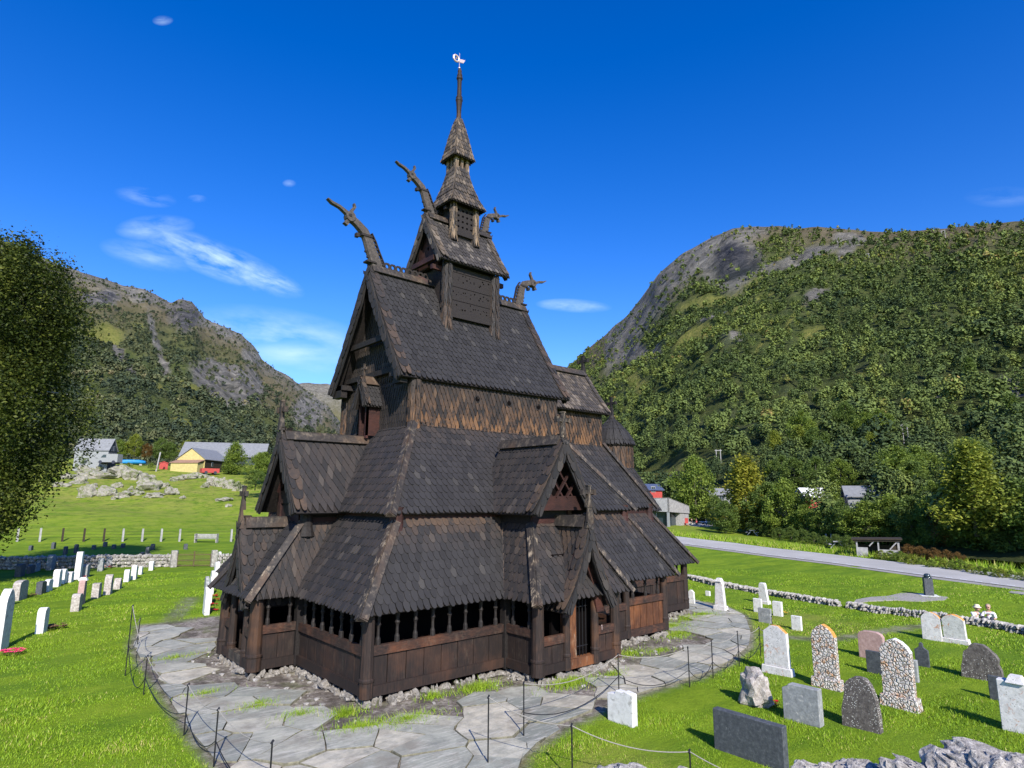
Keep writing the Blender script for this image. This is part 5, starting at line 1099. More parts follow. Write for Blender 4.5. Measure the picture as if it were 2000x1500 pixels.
V, Fn, rn = crown_cloud(np.array(C), 215, .4, .105, .45, .3, 1.7); o = quick_mesh('crown', V, Fn, M['leaf_dark'], {'rnd': rn}, parent=bt)
m = MB(); m.tube([(0, 0, -.3), (.1, 0, 3), (-.1, .2, 8), (0, 0, 14), (.2, 0, 19)], [.38, .32, .24, .14, .04], 9)
for i in range(26):
    k = random.uniform(.15, .85); a = random.uniform(0, 6.28); L = 6.2*(1.05-k*.5); z = 19*k; m.tube([(0, 0, z), (math.cos(a)*L*.5, math.sin(a)*L*.5, z+L*.25), (math.cos(a)*L, math.sin(a)*L, z+L*.2)], [.1, .06, .02], 6)
m.build('trunk', M['birch_bark'], bt, True)
# ================================================================== GRAVESTONES
def outline(shape, W, H, rr):
    h = W/2
    if shape == 'arch': return [(-h, 0), (h, 0), (h, H-h*.8)]+[(h*math.cos(t), H-h*.8+h*.8*math.sin(t)) for t in [math.pi*k/10 for k in range(1, 10)]]+[(-h, H-h*.8)]
    if shape == 'round': return [(-h, 0), (h, 0), (h, H*.82), (h*.85, H*.93), (h*.5, H*.99), (0, H), (-h*.5, H*.99), (-h*.85, H*.93), (-h, H*.82)]
    if shape == 'gothic': return [(-h, 0), (h, 0), (h, H*.78), (h*.8, H*.87), (h*.45, H*.95), (0, H), (-h*.45, H*.95), (-h*.8, H*.87), (-h, H*.78)]
    if shape == 'point': return [(-h, 0), (h, 0), (h*.94, H*.84), (h*.28, H), (-h*.28, H), (-h*.94, H*.84)]
    if shape == 'clip': return [(-h, 0), (h, 0), (h, H*.86), (h*.72, H*.93), (h*.62, H), (-h, H)]
    if shape == 'steps': return [(-h, 0), (h, 0), (h, H*.82), (h*.4, H*.86), (h*.3, H*.97), (-h*.25, H*.95), (-h*.35, H), (-h*.9, H*.97), (-h, H*.95)]
    if shape == 'ornate': return [(-h, 0), (h, 0), (h, H*.68), (h*.6, H*.74), (h*.3, H*.82), (h*.28, H*.95), (0, H), (-h*.28, H*.95), (-h*.3, H*.82), (-h*.6, H*.74), (-h, H*.68)]
    if shape == 'rough':
        n = 14; return [(-h, 0), (h, 0)]+[(h*math.cos(t)*rr.uniform(.86, 1.05), H*.32+H*.66*math.sin(t)*rr.uniform(.94, 1.04)) for t in [math.pi*k/n for k in range(0, n+1)]]
    if shape == 'taper': return [(-h, 0), (h, 0), (h*.72, H*.9), (h*.5, H), (-h*.5, H), (-h*.72, H*.9)]
    return [(-h, 0), (h, 0), (h, H), (-h, H)]
stones = []
def stone(u, v, vt, wpx, shape, mat, label, T=.16, W=.6, rz=0., plinth=False, tilt=0., top=None, group=None, cap=False):
    p = ground_at(u, v); hd = math.atan2(p[1]-CAM[1], p[0]-CAM[0]); H = px(p, v-vt)*1.03; tot = px(p, wpx)
    if u < 300 and rz == 0: rz = -.38
    elif u < 460 and rz == 0: rz = -.15
    hr = hd-rz
    if abs(math.cos(hr)) > .5: W = max(.25, (tot-T*abs(math.sin(hr)))/abs(math.cos(hr)))
    else: T = min(.34, max(.1, (tot-W*abs(math.cos(hr)))/abs(math.sin(hr))))
    rr = random.Random(int(u*7+v)); m = MB(); h0 = .0
    mats = [M[mat], M[top]] if top else M[mat]
    if shape == 'boulder':
        m.rock((0, 0, H*.46), (T*1.3, W*.52, H*.56), sub=3, rough=.45, seed=u)
    else:
        if plinth: h0 = H*.16
        ol = outline(shape, W*(.86 if plinth else 1), H-h0, rr); n = len(ol); K = 1
        vs = [(-T/2, y, z+h0-.0) for y, z in ol]+[(T/2, y, z+h0) for y, z in ol]
        m.add(vs, [tuple(range(n)), tuple(reversed(range(n, 2*n)))], mi=0)
        n0 = len(m.v)-2*n
        for i in range(n):
            j = (i+1) % n; zt_ = max(ol[i][1], ol[j][1]); mi = 1 if top and min(ol[i][1], ol[j][1]) > (H-h0)*.74 else 0
            m.f.append((n0+i, n0+i+n, n0+j+n, n0+j)); m.r.append(.5); m.w.append(0); m.m.append(mi)
        if not plinth: m.box((0, 0, -.06), (T*.96, W*.98, .14))
    nm = 'gravestone'
    if plinth or cap:
        t = thing(nm, label, 'gravestone', p, rz, group); o = m.build('stone', mats, t)
        if plinth: k = MB(); k.box((0, 0, h0/2-.06), (T*1.7, W*1.08, h0+.12), taper=.93); b = k.build('plinth', M[mat], t); bv = b.modifiers.new('b', 'BEVEL'); bv.width = .012
        if cap: k = MB(); k.box((0, 0, H+.05), (T*1.5, W*.5, .16), taper=.6); k.build('cap', M['white_lichen'], t)
        t.rotation_euler = (0, tilt, rz)
    else:
        o = m.build(nm, mats, None); o.location = tuple(p); o.rotation_euler = (0, tilt, rz); tag(o, label, 'gravestone', group)
    bv = o.modifiers.new('b', 'BEVEL'); bv.width = .014; bv.segments = 2; bv.limit_method = 'ANGLE'
    if shape == 'boulder' or 'rough' in mat: o.modifiers.clear()
    return p
S = stone
S(1466, 1484, 1408, 136, 'slab', 'dark_stone', 'long low dark granite slab gravestone at the bottom of the picture', T=.2)
S(1520, 1317, 1229, 56, 'point', 'white_lichen', 'tall white gravestone with a pointed top and orange lichen on its shoulder', T=.15, plinth=True, top='orange_lichen')
S(1617, 1345, 1229, 54, 'gothic', 'cobble', 'tall gravestone of cobbled white stones with an orange top, the farther of two', T=.2, plinth=True, top='orange_lichen')
S(1760, 1381, 1258, 66, 'gothic', 'cobble', 'tall gravestone of cobbled white stones, the nearer of two, with a pale side', T=.22, plinth=True, top='white_lichen')
S(1705, 1287, 1237, 47, 'round', 'pink_stone', 'pink granite gravestone with rounded corners', T=.2)
S(1713, 1316, 1276, 34, 'slab', 'dark_stone', 'small dark rectangular gravestone in front of the pink one', T=.1)
S(1784, 1332, 1292, 22, 'slab', 'grey_stone', 'small grey gravestone half hidden by the near cobbled one', T=.14)
S(1803, 1301, 1258, 24, 'ornate', 'dark_stone', 'small dark gravestone with a carved pointed crest', T=.08)
S(1920, 1328, 1262, 68, 'rough', 'rough_dark', 'big rough dark rounded gravestone near the right edge', T=.22)
S(1955, 1370, 1326, 34, 'slab', 'dark_stone', 'small dark gravestone left of the large capped one at the right edge', T=.1)
S(1998, 1432, 1340, 64, 'slab', 'white_lichen', 'large white gravestone with rusty lettering and a cap at the right edge', T=.25, cap=True)
S(1822, 1250, 1199, 34, 'gothic', 'white_lichen', 'weathered white gravestone with an orange crest, left of a leaning pair', T=.16, top='orange_lichen', tilt=.04)
S(1868, 1256, 1203, 44, 'gothic', 'white_lichen', 'leaning white gravestone with orange stains, right of a leaning pair', T=.18, top='orange_lichen', tilt=-.12, plinth=True)
S(1478, 1378, 1313, 62, 'boulder', 'rough_pale', 'rough pale boulder gravestone beside small red flowers', T=.24)
S(1570, 1411, 1346, 72, 'clip', 'grey_stone', 'smooth grey gravestone with one cut corner', T=.24)
S(1685, 1425, 1327, 70, 'rough', 'rough_dark', 'dark rounded gravestone covered with white lichen spots', T=.2)
S(1216, 1412, 1353, 58, 'steps', 'white_stone', 'short thick white gravestone with a stepped top beside the flagstone path', T=.2)
S(1481, 1196, 1171, 17, 'slab', 'white_stone', 'small white gravestone, back left of a cluster of four', T=.12)
S(1495, 1216, 1190, 25, 'slab', 'grey_stone', 'small mottled grey gravestone in front of a cluster of white ones', T=.12)
S(1520, 1204, 1177, 19, 'slab', 'white_stone', 'small white gravestone with a yellow flower at its foot', T=.16)
S(1557, 1230, 1205, 20, 'slab', 'white_stone', 'small white gravestone standing alone nearest the far cobbled stone', T=.14)
S(1408, 1192, 1138, 25, 'taper', 'white_lichen', 'tall pale gravestone with an urn top near the low wall, left of two', T=.2, plinth=True, cap=True)
S(1493, 1180, 1141, 22, 'taper', 'white_lichen', 'tall pale gravestone leaning before the low wall, right of two', T=.2, plinth=True, tilt=-.08)
S(1351, 1180, 1154, 14, 'point', 'white_stone', 'white pointed gravestone right beside the east end of the church', T=.12)
S(1383, 1164, 1155, 10, 'slab', 'white_stone', 'tiny white gravestone near the low wall', T=.12)
# left part of the churchyard
S(0, 1268, 1158, 26, 'gothic', 'white_stone', 'tall gravestone cut off by the left edge of the picture', W=.7)
S(80, 1236, 1190, 20, 'arch', 'white_stone', 'pale arched gravestone standing alone in front of the left rows, brown wreath beside it', W=.5)
S(148, 1194, 1162, 21, 'round', 'rough_pale', 'rough grey gravestone directly in front of the pinkish one', W=.5)
S(157, 1181, 1136, 15, 'taper', 'pink_stone', 'pale pink gravestone with a small roofed cap', W=.5, cap=True)
S(187, 1168, 1141, 18, 'clip', 'rough_pale', 'speckled grey gravestone between the pinkish one and the tall lumpy one', W=.5)
S(210, 1161, 1124, 17, 'rough', 'rough_pale', 'tall lumpy pale gravestone in the front left row', W=.5)
S(229, 1151, 1130, 17, 'rough', 'rough_pale', 'small rounded pale gravestone at the right end of the front left row', W=.5)
S(247, 1136, 1114, 11, 'arch', 'white_stone', 'thin white gravestone, first of three before the gate wall', W=.4)
S(261, 1132, 1106, 11, 'arch', 'white_stone', 'thin white gravestone, tallest of three before the gate wall', W=.4)
S(274, 1122, 1107, 8, 'arch', 'white_stone', 'thin white gravestone, smallest of three before the gate wall', W=.4)
S(295, 1114, 1097, 9, 'arch', 'white_stone', 'small white gravestone nearest the left gate post', W=.4)
S(110, 1146, 1114, 15, 'arch', 'white_stone', 'white gravestone, left of three close together before the tall one', W=.5)
S(122, 1140, 1113, 13, 'arch', 'white_stone', 'white gravestone, middle of three close together before the tall one', W=.5)
S(135, 1137, 1118, 14, 'round', 'white_stone', 'white gravestone, right and shortest of three before the tall one', W=.5)
S(151, 1132, 1081, 15, 'taper', 'white_stone', 'tallest white obelisk-like gravestone in the left churchyard', W=.5)
S(166, 1128, 1104, 15, 'round', 'grey_stone', 'grey-blue gravestone right of the tallest white one', W=.6)
S(79, 1160, 1137, 17, 'clip', 'dark_stone', 'dark gravestone in front of a pale one, both casting one shadow', W=.7)
S(93, 1155, 1133, 15, 'round', 'white_stone', 'pale gravestone behind a dark one', W=.7)
S(37, 1171, 1136, 28, 'round', 'rough_pale', 'broad pale-edged gravestone beside a low heap of flowers', W=1.1)
S(15, 1184, 1154, 17, 'arch', 'white_stone', 'white arched gravestone in front of the broad one near the left edge', W=.7)
S(196, 1115, 1092, 11, 'arch', 'grey_stone', 'grey gravestone left of red flowers near the wall', W=.4)
S(213, 1109, 1088, 11, 'arch', 'grey_stone', 'grey-blue gravestone right of red flowers near the wall', W=.4)
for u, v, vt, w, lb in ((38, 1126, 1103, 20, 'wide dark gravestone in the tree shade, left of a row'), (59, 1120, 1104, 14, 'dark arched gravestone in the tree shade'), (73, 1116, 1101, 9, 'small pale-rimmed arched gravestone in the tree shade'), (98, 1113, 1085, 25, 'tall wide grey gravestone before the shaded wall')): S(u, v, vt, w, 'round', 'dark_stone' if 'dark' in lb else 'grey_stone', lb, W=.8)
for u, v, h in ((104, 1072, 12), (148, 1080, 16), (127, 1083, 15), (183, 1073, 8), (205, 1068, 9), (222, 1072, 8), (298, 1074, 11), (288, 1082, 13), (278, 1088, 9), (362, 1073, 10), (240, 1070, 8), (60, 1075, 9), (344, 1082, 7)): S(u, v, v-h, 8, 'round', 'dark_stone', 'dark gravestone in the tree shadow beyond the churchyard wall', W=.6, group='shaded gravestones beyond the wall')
for k, (u, v, vt, w) in enumerate(((402, 1200, 1150, 13), (407, 1182, 1143, 11), (412, 1160, 1128, 9), (403, 1150, 1127, 9), (415, 1138, 1116, 9), (421, 1128, 1100, 8), (425, 1116, 1098, 7), (429, 1085, 1078, 6))):
    S(u, v, vt, w, 'arch' if k != 3 else 'rough', 'white_stone' if k != 3 else 'grey_stone', ['nearest and largest white gravestone of the row left of the church', 'second white gravestone of the row left of the church', 'third white gravestone of the row left of the church, before yellow flowers', 'grey carved gravestone slightly left of the white row', 'fourth white gravestone of the row leading to the gate', 'tall slim white gravestone next to the right gate post', 'last white gravestone of the row, by the right gate post', 'tiny white gravestone beyond the wall right of the gate'][k], W=.7)
# ---- flowers
def flowers(u, v, n, r, mat, label, h=.16):
    p = ground_at(u, v); t = thing('flowers', label, 'flowers', p); m = MB(); g = MB()
    for i in range(n):
        a = random.uniform(0, 6.28); q = r*random.uniform(0, 1)**.5; x, y, z = q*math.cos(a), q*math.sin(a), h*random.uniform(.5, 1.1); s = r*.17+.02
        for k in range(6):
            b = k*1.05+a; m.add([(x, y, z), (x+s*math.cos(b-.4), y+s*math.sin(b-.4), z+s*.5), (x+s*1.2*math.cos(b), y+s*1.2*math.sin(b), z+s*.6), (x+s*math.cos(b+.4), y+s*math.sin(b+.4), z+s*.5)], [(0, 1, 2, 3)])
        g.tube([(x, y, 0), (x, y, z)], .006, 4)
        for k in range(4): b = random.uniform(0, 6.28); g.add([(x, y, z*.3), (x+.07*math.cos(b), y+.07*math.sin(b), z*.6), (x+.1*math.cos(b+.3), y+.1*math.sin(b+.3), z*.4)], [(0, 1, 2)])
    m.build('blossoms', M[mat], t); g.build('foliage', M['leaf_green'], t)
flowers(22, 1279, 16, .34, 'petal_pink', 'pink and red roses lying in the grass near the left edge')
flowers(106, 1229, 26, .42, 'dead_leaf', 'brown withered wreath beside the lone arched gravestone', .12)
flowers(56, 1166, 16, .4, 'dead_leaf', 'brownish heap of wreaths beside the broad left gravestone', .14)
flowers(158, 1131, 8, .3, 'petal_red', 'dark red flowers at the foot of the tallest left gravestone'); flowers(204, 1111, 10, .4, 'petal_red', 'red flowers between two grey gravestones near the wall')
flowers(1513, 1378, 8, .14, 'petal_red', 'small red flowers beside the pale boulder gravestone', .12); flowers(1531, 1202, 5, .14, 'petal_yellow', 'small yellow flower at a white gravestone')
flowers(430, 1136, 18, .5, 'petal_yellow', 'yellow and orange flowers in the row left of the church'); flowers(431, 1122, 12, .5, 'petal_red', 'red flowers in the row left of the church')
for k, v in enumerate((1166, 1175, 1184, 1195)): flowers(417, v, 12, .3, 'petal_red', 'low dark red flower bed beside the white gravestones near the church', .1) if k == 0 else flowers(417, v, 12, .3, 'petal_red', ['', 'second dark red flower bed from the far end beside the white row', 'third dark red flower bed from the far end beside the white row', 'nearest dark red flower bed beside the white row'][k], .1)
# ================================================================== WALLS, GATE, FENCES
def drywall(name, label, pts, hgt, th, n, mat='wall_stone', sub=1, smin=.12, smax=.3, lay=3):
    P = [ground_at(u, v) if len(q) == 0 else None for (u, v, *q) in pts]; m = MB(); L = [math.dist(P[i][:2], P[i+1][:2]) for i in range(len(P)-1)]; tot = sum(L)
    for k in range(n):
        s = tot*(k+.5)/n; i = 0
        while s > L[i] and i < len(L)-1: s -= L[i]; i += 1
        t_ = s/L[i]; p = P[i]*(1-t_)+P[i+1]*t_; d = (P[i+1]-P[i])/L[i]; rz = math.atan2(d[1], d[0])
        for l in range(lay):
            a = tot/n*.62*random.uniform(.85, 1.35); h = hgt/lay*.62*random.uniform(.85, 1.2); off = random.uniform(-.25, .25)*th
            m.rock((p[0]-d[1]*off+random.uniform(-.3, .3)*a*d[0], p[1]+d[0]*off+random.uniform(-.3, .3)*a*d[1], p[2]+hgt*(l+.45)/lay+random.uniform(-.03, .03)), (a, th*.55, h), sub=sub, rz=rz, rough=.3)
    return tag(m.build(name, M[mat]), label, 'wall')
drywall('stone_wall', 'dry stone wall crossing the left churchyard up to the iron gate', [(-60, 1113), (60, 1112), (150, 1110), (250, 1108), (334, 1107)], .95, .5, 62, lay=4)
drywall('stone_wall', 'short piece of dry stone wall between the gate and the church', [(424, 1106), (470, 1104)], .95, .5, 10, lay=4)
drywall('stone_wall', 'low tumbled stone wall along the right side of the churchyard', [(1335, 1130), (1345, 1131), (1410, 1146), (1480, 1159), (1560, 1172), (1640, 1185)], .3, .4, 150, lay=2)
drywall('stone_wall', 'low stone wall with big flat dark stones in front of two seated people', [(1655, 1187), (1700, 1195), (1760, 1202), (1800, 1206), (1880, 1217), (1940, 1226), (2030, 1244)], .32, .45, 75, lay=2)
# wall the viewer looks over
m = MB(); rw = random.Random(3)
def near_pt(u, v, d):
    r = ray(u, v); h = math.hypot(r[0], r[1]); return CAM+r*d/h
for (u, v, s, d) in ((1185, 1512, .13, 5.0), (1230, 1506, .15, 5.1), (1290, 1504, .17, 5.0), (1350, 1510, .16, 4.9), (1410, 1515, .13, 4.9), (1480, 1522, .12, 4.9), (1545, 1520, .13, 4.9), (1600, 1507, .13, 4.8), (1645, 1500, .14, 4.9), (1695, 1503, .15, 4.8), (1745, 1508, .15, 4.9), (1795, 1504, .15, 4.8), (1850, 1496, .17, 4.8), (1900, 1500, .15, 4.9), (1945, 1494, .16, 4.8), (1995, 1492, .17, 4.8), (2050, 1495, .18, 4.9), (1130, 1525, .14, 5.1), (1080, 1530, .13, 5.2), (1010, 1533, .13, 5.2)):
    p = near_pt(u, v+(20 if u < 1560 else 12), d); m.rock((p[0], p[1], p[2]-s*.55), (s*1.7, s*1.2, s*.66), sub=5, rough=.7, rz=rw.uniform(0, 3))
    for q in range(3): m.rock((p[0]+rw.uniform(-.1, .1), p[1]+rw.uniform(-.1, .1), p[2]-s*1.6-q*.3), (s*1.5, s*1.3, .2), sub=2)
M['near_lichen'] = mat_stone('lichened_wall_stone', (.10, .09, .08), (.38, .35, .31), (.75, .72, .64), 3.5, (.66, .58, .34), (.07, .06, .055), 1., .95, (.62, .7))
tag(m.build('stone_wall', M['near_lichen']), 'rough lichen covered stone wall along the bottom edge of the picture', 'wall')
# gate
gp = [ground_at(338, 1108), ground_at(417, 1107)]
for p, lb, w in ((gp[0], 'pale square stone gate post left of the iron gate', 10), (gp[1], 'pale square stone gate post right of the iron gate', 9)):
    m = MB(); m.box((0, 0, .62), (.42, .42, 1.26), taper=.92); o = m.build('gate_post', M['wall_stone'], None); o.location = tuple(p); tag(o, lb, 'gate post'); b = o.modifiers.new('b', 'BEVEL'); b.width = .03
gt = thing('iron_gate_pair', 'rusty brown iron gate with two leaves of thin bars', 'gate', (gp[0]+gp[1])/2); d = (gp[1]-gp[0]); L = np.linalg.norm(d); d = d/L
for sg in (-1, 1):
    m = MB(); a, b = (.27, L/2-.02) if sg > 0 else (L/2+.02, L-.27)
    P = lambda s_, z: tuple(gp[0]+d*s_-np.array((gp[0]+gp[1])/2)+A3((0, 0, z)))
    for z in (.12, .5, .92): m.tube([P(a, z), P(b, z)], .028, 5)
    n = 13
    for i in range(n+1):
        t_ = i/n; s_ = a+(b-a)*t_; top = 1.0+.2*(t_ if sg > 0 else 1-t_); m.tube([P(s_, .05), P(s_, top)], .012 if 0 < i < n else .035, 5)
    m.build('gate_leaf', M['iron_brown'], gt)
# wire fence across the left field
fp = [ground_at(u, 1058) for u in (-20, 33, 77, 121, 163, 202, 239, 277, 314, 350, 451, 500)]
ft = thing('wire_fence', 'wooden post and wire fence between the churchyard and the left field', 'fence', fp[0])
for i, p in enumerate(fp): m = MB(); q = p-fp[0]; m.box((q[0], q[1], q[2]+.72), (.2, .2, 1.5), taper=.9); m.build('fence_post', M['grey_timber'] if i not in (3, 4, 5) else M['brown_cladding'], ft)
m = MB()
for z in (.45, .8, 1.15):
    m.tube([tuple(p-fp[0]+A3((0, 0, z))) for p in fp], .012, 4)
m.build('wire', M['iron'], ft)
# benches
def bench(p, rz, label, mat='grey_timber', w=2.2):
    t = thing('park_bench', label, 'bench', p, rz); m = MB()
    for i in range(3): m.box((0, -.16+i*.15, .46), (w, .12, .04))
    m.build('seat', M[mat], t); m = MB()
    for i in range(3): m.box((0, .26+i*.02, .62+i*.15), (w, .03, .12))
    m.build('backrest', M[mat], t)
    for sg in (-1, 1): m = MB(); m.box((sg*(w/2+.06), .05, .5), (.1, .5, 1.05)); m.build('leg', M['wall_stone'], t)
bench(ground_at(402, 1060), R(-42), 'wooden bench between two pale posts in front of the left field', w=2.4)
def picnic(p, rz, label, mat='grey_timber', group=None):
    t = thing('picnic_table', label, 'table', p, rz, group); m = MB(); m.box((0, 0, .74), (1.8, .8, .05)); m.build('tabletop', M[mat], t)
    for sg in (-1, 1):
        m = MB(); m.box((0, sg*.7, .45), (1.8, .28, .05)); m.build('seat', M[mat], t); m = MB(); m.beam((sg*.6, -.7, 0), (sg*.6, -.1, .74), .06, .1); m.beam((sg*.6, .7, 0), (sg*.6, .1, .74), .06, .1); m.build('leg', M[mat], t)
picnic(ground_at(1636, 1071), .4, 'small wooden picnic table on the meadow left of the shelter')
picnic(ground_at(1470, 1046), .4, 'picnic table on the meadow below the yellow birch')
# information sign
p = ground_at(1620, 1063); t = thing('sign_board', 'small pale double sign board on the meadow near the picnic table', 'sign', p)
for sg in (-1, 1):
    m = MB(); m.box((sg*.25, -sg*.2, .5), (.08, .08, 1.0)); m.build('post', M['grey_timber'], t); m = MB(); m.box((sg*.25, -sg*.2, .85), (.32, .06, .7)); m.build('board', M['white_paint'], t)
# open shelter
p = ground_at(1716, 1087); hd = math.atan2(p[1]-CAM[1], p[0]-CAM[0]); t = thing('shelter', 'open wooden shelter with a flat dark roof beside the road', 'shelter', p, hd-math.pi/2)
W_ = px(p, 70); H_ = px(p, 34); m = MB(); m.box((0, 0, H_), (W_*1.22, 2.6, .12)); m.box((0, 0, H_-.14), (W_*1.15, 2.4, .12)); o = m.build('roof', M['brown_cladding'], t); o.rotation_euler = (0, -.03, 0)
for x in (-.5, .02, .5):
    for y in (-1., 1.): m = MB(); m.box((x*W_, y, H_/2), (.13, .13, H_)); m.build('post', M['grey_timber'], t)
m = MB(); m.box((W_*.26, -1.03, H_*.22), (W_*.46, .06, H_*.44)); m.build('side_wall', M['grey_timber'], t); m = MB(); m.box((-W_*.37, -1.03, H_*.26), (W_*.26, .06, H_*.52)); m.build('side_wall', M['grey_timber'], t)
m = MB(); m.beam((W_*.28, -1.06, H_*.45), (W_*.48, -1.06, H_*.92), .07, .1); m.beam((-W_*.2, -1.06, H_*.6), (-W_*.05, -1.06, H_*.95), .07, .1); m.build('brace', M['grey_timber'], t); m = MB(); m.box((0, 1.05, H_*.3), (W_, .05, H_*.6)); m.build('back_wall', M['brown_cladding'], t)
# information pillar
p = ground_at(1815, 1164); t = thing('information_pillar', 'dark grey wooden pillar with a shiny metal cap on a pale paved spot', 'pillar', p, .5); Hh = px(p, 42)
m = MB(); m.box((-.09, 0, Hh*.4), (.2, .42, Hh*.8)); m.box((.12, 0, Hh*.4), (.2, .42, Hh*.8)); m.box((.015, .0, Hh*.4), (.05, .36, Hh*.78)); m.build('post', M['dark_stone'], t)
m = MB(); m.box((0, 0, Hh*.82), (.38, .38, .06)); m.lathe((0, 0, Hh*.84), [(.17, 0), (.18, .08), (.15, .16), (.07, .2)], 12); c_ = m.build('cap', M['glass'], t, True)
m = MB(); m.box((0, 0, .0), (.9, .9, .08)); m.build('base_plate', M['white_line'], t)
# ================================================================== BUILDINGS
def roofbox(t, W, L, h, rise, wall, roof, over=.4, gx=None, chim=False, gable_mat=None):
    "gable roof along local x; W across y"
    m = MB(); m.box((0, 0, h/2-.5), (L, W, h+1)); m.prism([(-L/2, -W/2, h), (-L/2, W/2, h), (-L/2, 0, h+rise)], (L, 0, 0)); wo = m.build('wall', M[wall], t)
    m = MB(); sl = math.hypot(W/2, rise)
    for sg in (-1, 1):
        a = [(-L/2-over, sg*(W/2+over), h-over*rise/(W/2)+.08), (L/2+over, sg*(W/2+over), h-over*rise/(W/2)+.08), (L/2+over, 0, h+rise+.08), (-L/2-over, 0, h+rise+.08)]
        m.prism(a, (0, 0, .14))
    r = m.build('roof', M[roof], t)
    if chim: m = MB(); m.box((L*.1, 0, h+rise+.4), (.6, .6, 1.2)); m.build('chimney', M['grey_timber'], r)
    return wo
def win(t, c, w, h, axis, fr='white_paint', cross_=True):
    m = MB(); d = (.06, w+.2, h+.2) if axis == 0 else (w+.2, .06, h+.2); m.box(c, d); f = m.build('window', M[fr], t)
    m = MB(); e = .04 if (c[0] if axis == 0 else c[1]) > 0 else -.04
    for k in (-1, 1):
        cc = (c[0]+e, c[1]+k*w*.26, c[2]) if axis == 0 else (c[0]+k*w*.26, c[1]+e, c[2]); m.box(cc, (.04, w*.42, h*.92) if axis == 0 else (w*.42, .04, h*.92))
    m.build('pane', M['glass'], f)
def at(u, v, d):
    r = ray(u, v); h = math.hypot(r[0], r[1]); return CAM+r*d/h
def facing(p): return math.atan2(p[1]-CAM[1], p[0]-CAM[0])
# grey house with the glazed gable
p = at(184, 914, 150); fz = facing(p); t = thing('grey_house', 'pale grey house with a dark glazed gable at the left, partly behind the birch', 'house', p, fz+R(-118))
t.scale = (.7, .78, .78); roofbox(t, 4.0, 9, 4.6, 2.7, 'white_paint', 'slate_roof', .3)
m = MB(); m.box((4.56, 0, 2.2), (.1, 3.9, 4.9)); m.prism([(4.52, -1.95, 4.6), (4.52, 1.95, 4.6), (4.52, 0, 7.1)], (.09, 0, 0)); m.build('gable_cladding', M['dark_cladding'], t)
for y in (-1.15, 0, 1.15): win(t, (4.64, y, 3.0), .8, 1.5, 0, 'slate_roof'); 
for y in (-.65, 0.35): win(t, (4.64, y, 5.0), .6, 1.1, 0, 'slate_roof')
m = MB(); m.box((2, -2.0, 6.2), (.1, .1, .1)); m.build('vent', M['grey_timber'], t)
# yellow barn and long building
p = at(395, 926, 156); fz = facing(p); t = thing('yellow_barn', 'yellow barn with a low lean-to front and a brown side wall', 'barn', p, fz+R(150))
t.scale = (.74, .74, .9); roofbox(t, 8.5, 13, 3.4, 2.6, 'brown_cladding', 'slate_roof', .4)
m = MB(); m.box((6.55, 0, 1.4), (.1, 8.5, 4.0)); m.prism([(6.5, -4.2, 3.4), (6.5, 4.2, 3.4), (6.5, 0, 5.9)], (.12, 0, 0)); m.box((8.2, 0, .9), (3.2, 8.0, 3.0)); m.build('yellow_front', M['yellow_paint'], t)
m = MB(); m.prism([(6.6, -4.3, 3.1), (6.6, 4.3, 3.1), (10.1, 4.3, 2.35), (10.1, -4.3, 2.35)], (0, 0, .14)); m.build('lean_to_roof', M['rust_roof'], t); win(t, (2.5, 4.3, 2.3), .8, .8, 1); win(t, (2.5, -4.3, 2.3), .8, .8, 1)
p = at(440, 920, 175); fz = facing(p); t = thing('farm_building', 'long farm building with a light grey roof behind the yellow barn', 'barn', p, fz+R(-100))
roofbox(t, 9, 19, 3.6, 3.4, 'dark_cladding', 'slate_roof', .5); win(t, (9.56, 0, 4.6), 1., 1., 0); win(t, (-9.56, 0, 4.6), 1., 1., 0)
p = at(319, 916, 155); t = thing('red_shed', 'small bright red shed left of the yellow barn', 'shed', p, facing(p)); roofbox(t, 1.6, 1.4, 1.1, .3, 'red_paint', 'red_paint', .1); m = MB(); m.box((-.75, 0, .5), (.05, .6, .9)); m.build('door', M['red_paint'], t)
p = at(256, 905, 160); t = thing('tarp_pile', 'long low stack covered by a bright blue tarpaulin', 'tarpaulin', p, facing(p)+R(90)); m = MB(); m.rock((0, 0, .3), (2.9, .8, .55), sub=3, rough=.15); m.build('cover', M['blue_tarp'], t, True); m = MB()
for k in range(3): m.box((-1.8+k*1.8, 0, -.6), (.5, 1., 1.)); 
m.build('stack', M['grey_timber'], t)
p = at(383, 927, 143); t = thing('red_trailer', 'reddish low trailer under the brown side wall of the barn', 'trailer', at(409, 925, 144), 0); m = MB(); m.box((0, 0, .6), (3.4, 1.6, .9)); m.build('body', M['red_paint'], t); m = MB(); 
for k in (-1, 1): m = MB(); m.tube([(k*.9, -.9, .2), (k*.9, .9, .2)], .32, 10); m.build('wheel', M['dark_cloth'], t)
p = at(214, 906, 146); t = thing('white_van', 'white van parked beside the grey house', 'van', p, facing(p)+R(60)); m = MB(); m.prism([(-1.9, -.9, .3), (-1.9, -.9, 1.9), (.9, -.9, 1.9), (1.5, -.9, 1.15), (2.1, -.9, 1.0), (2.1, -.9, .3)], (0, 1.8, 0)); m.build('body', M['white_paint'], t)
m = MB(); m.prism([(.3, -.93, 1.2), (.3, -.93, 1.75), (.85, -.93, 1.75), (1.3, -.93, 1.2)], (0, 1.86, 0)); m.build('window', M['glass'], t)
for x in (-1.2, 1.3): m = MB(); m.tube([(x, -.95, .32), (x, .95, .32)], .33, 12); m.build('wheel', M['dark_cloth'], t)
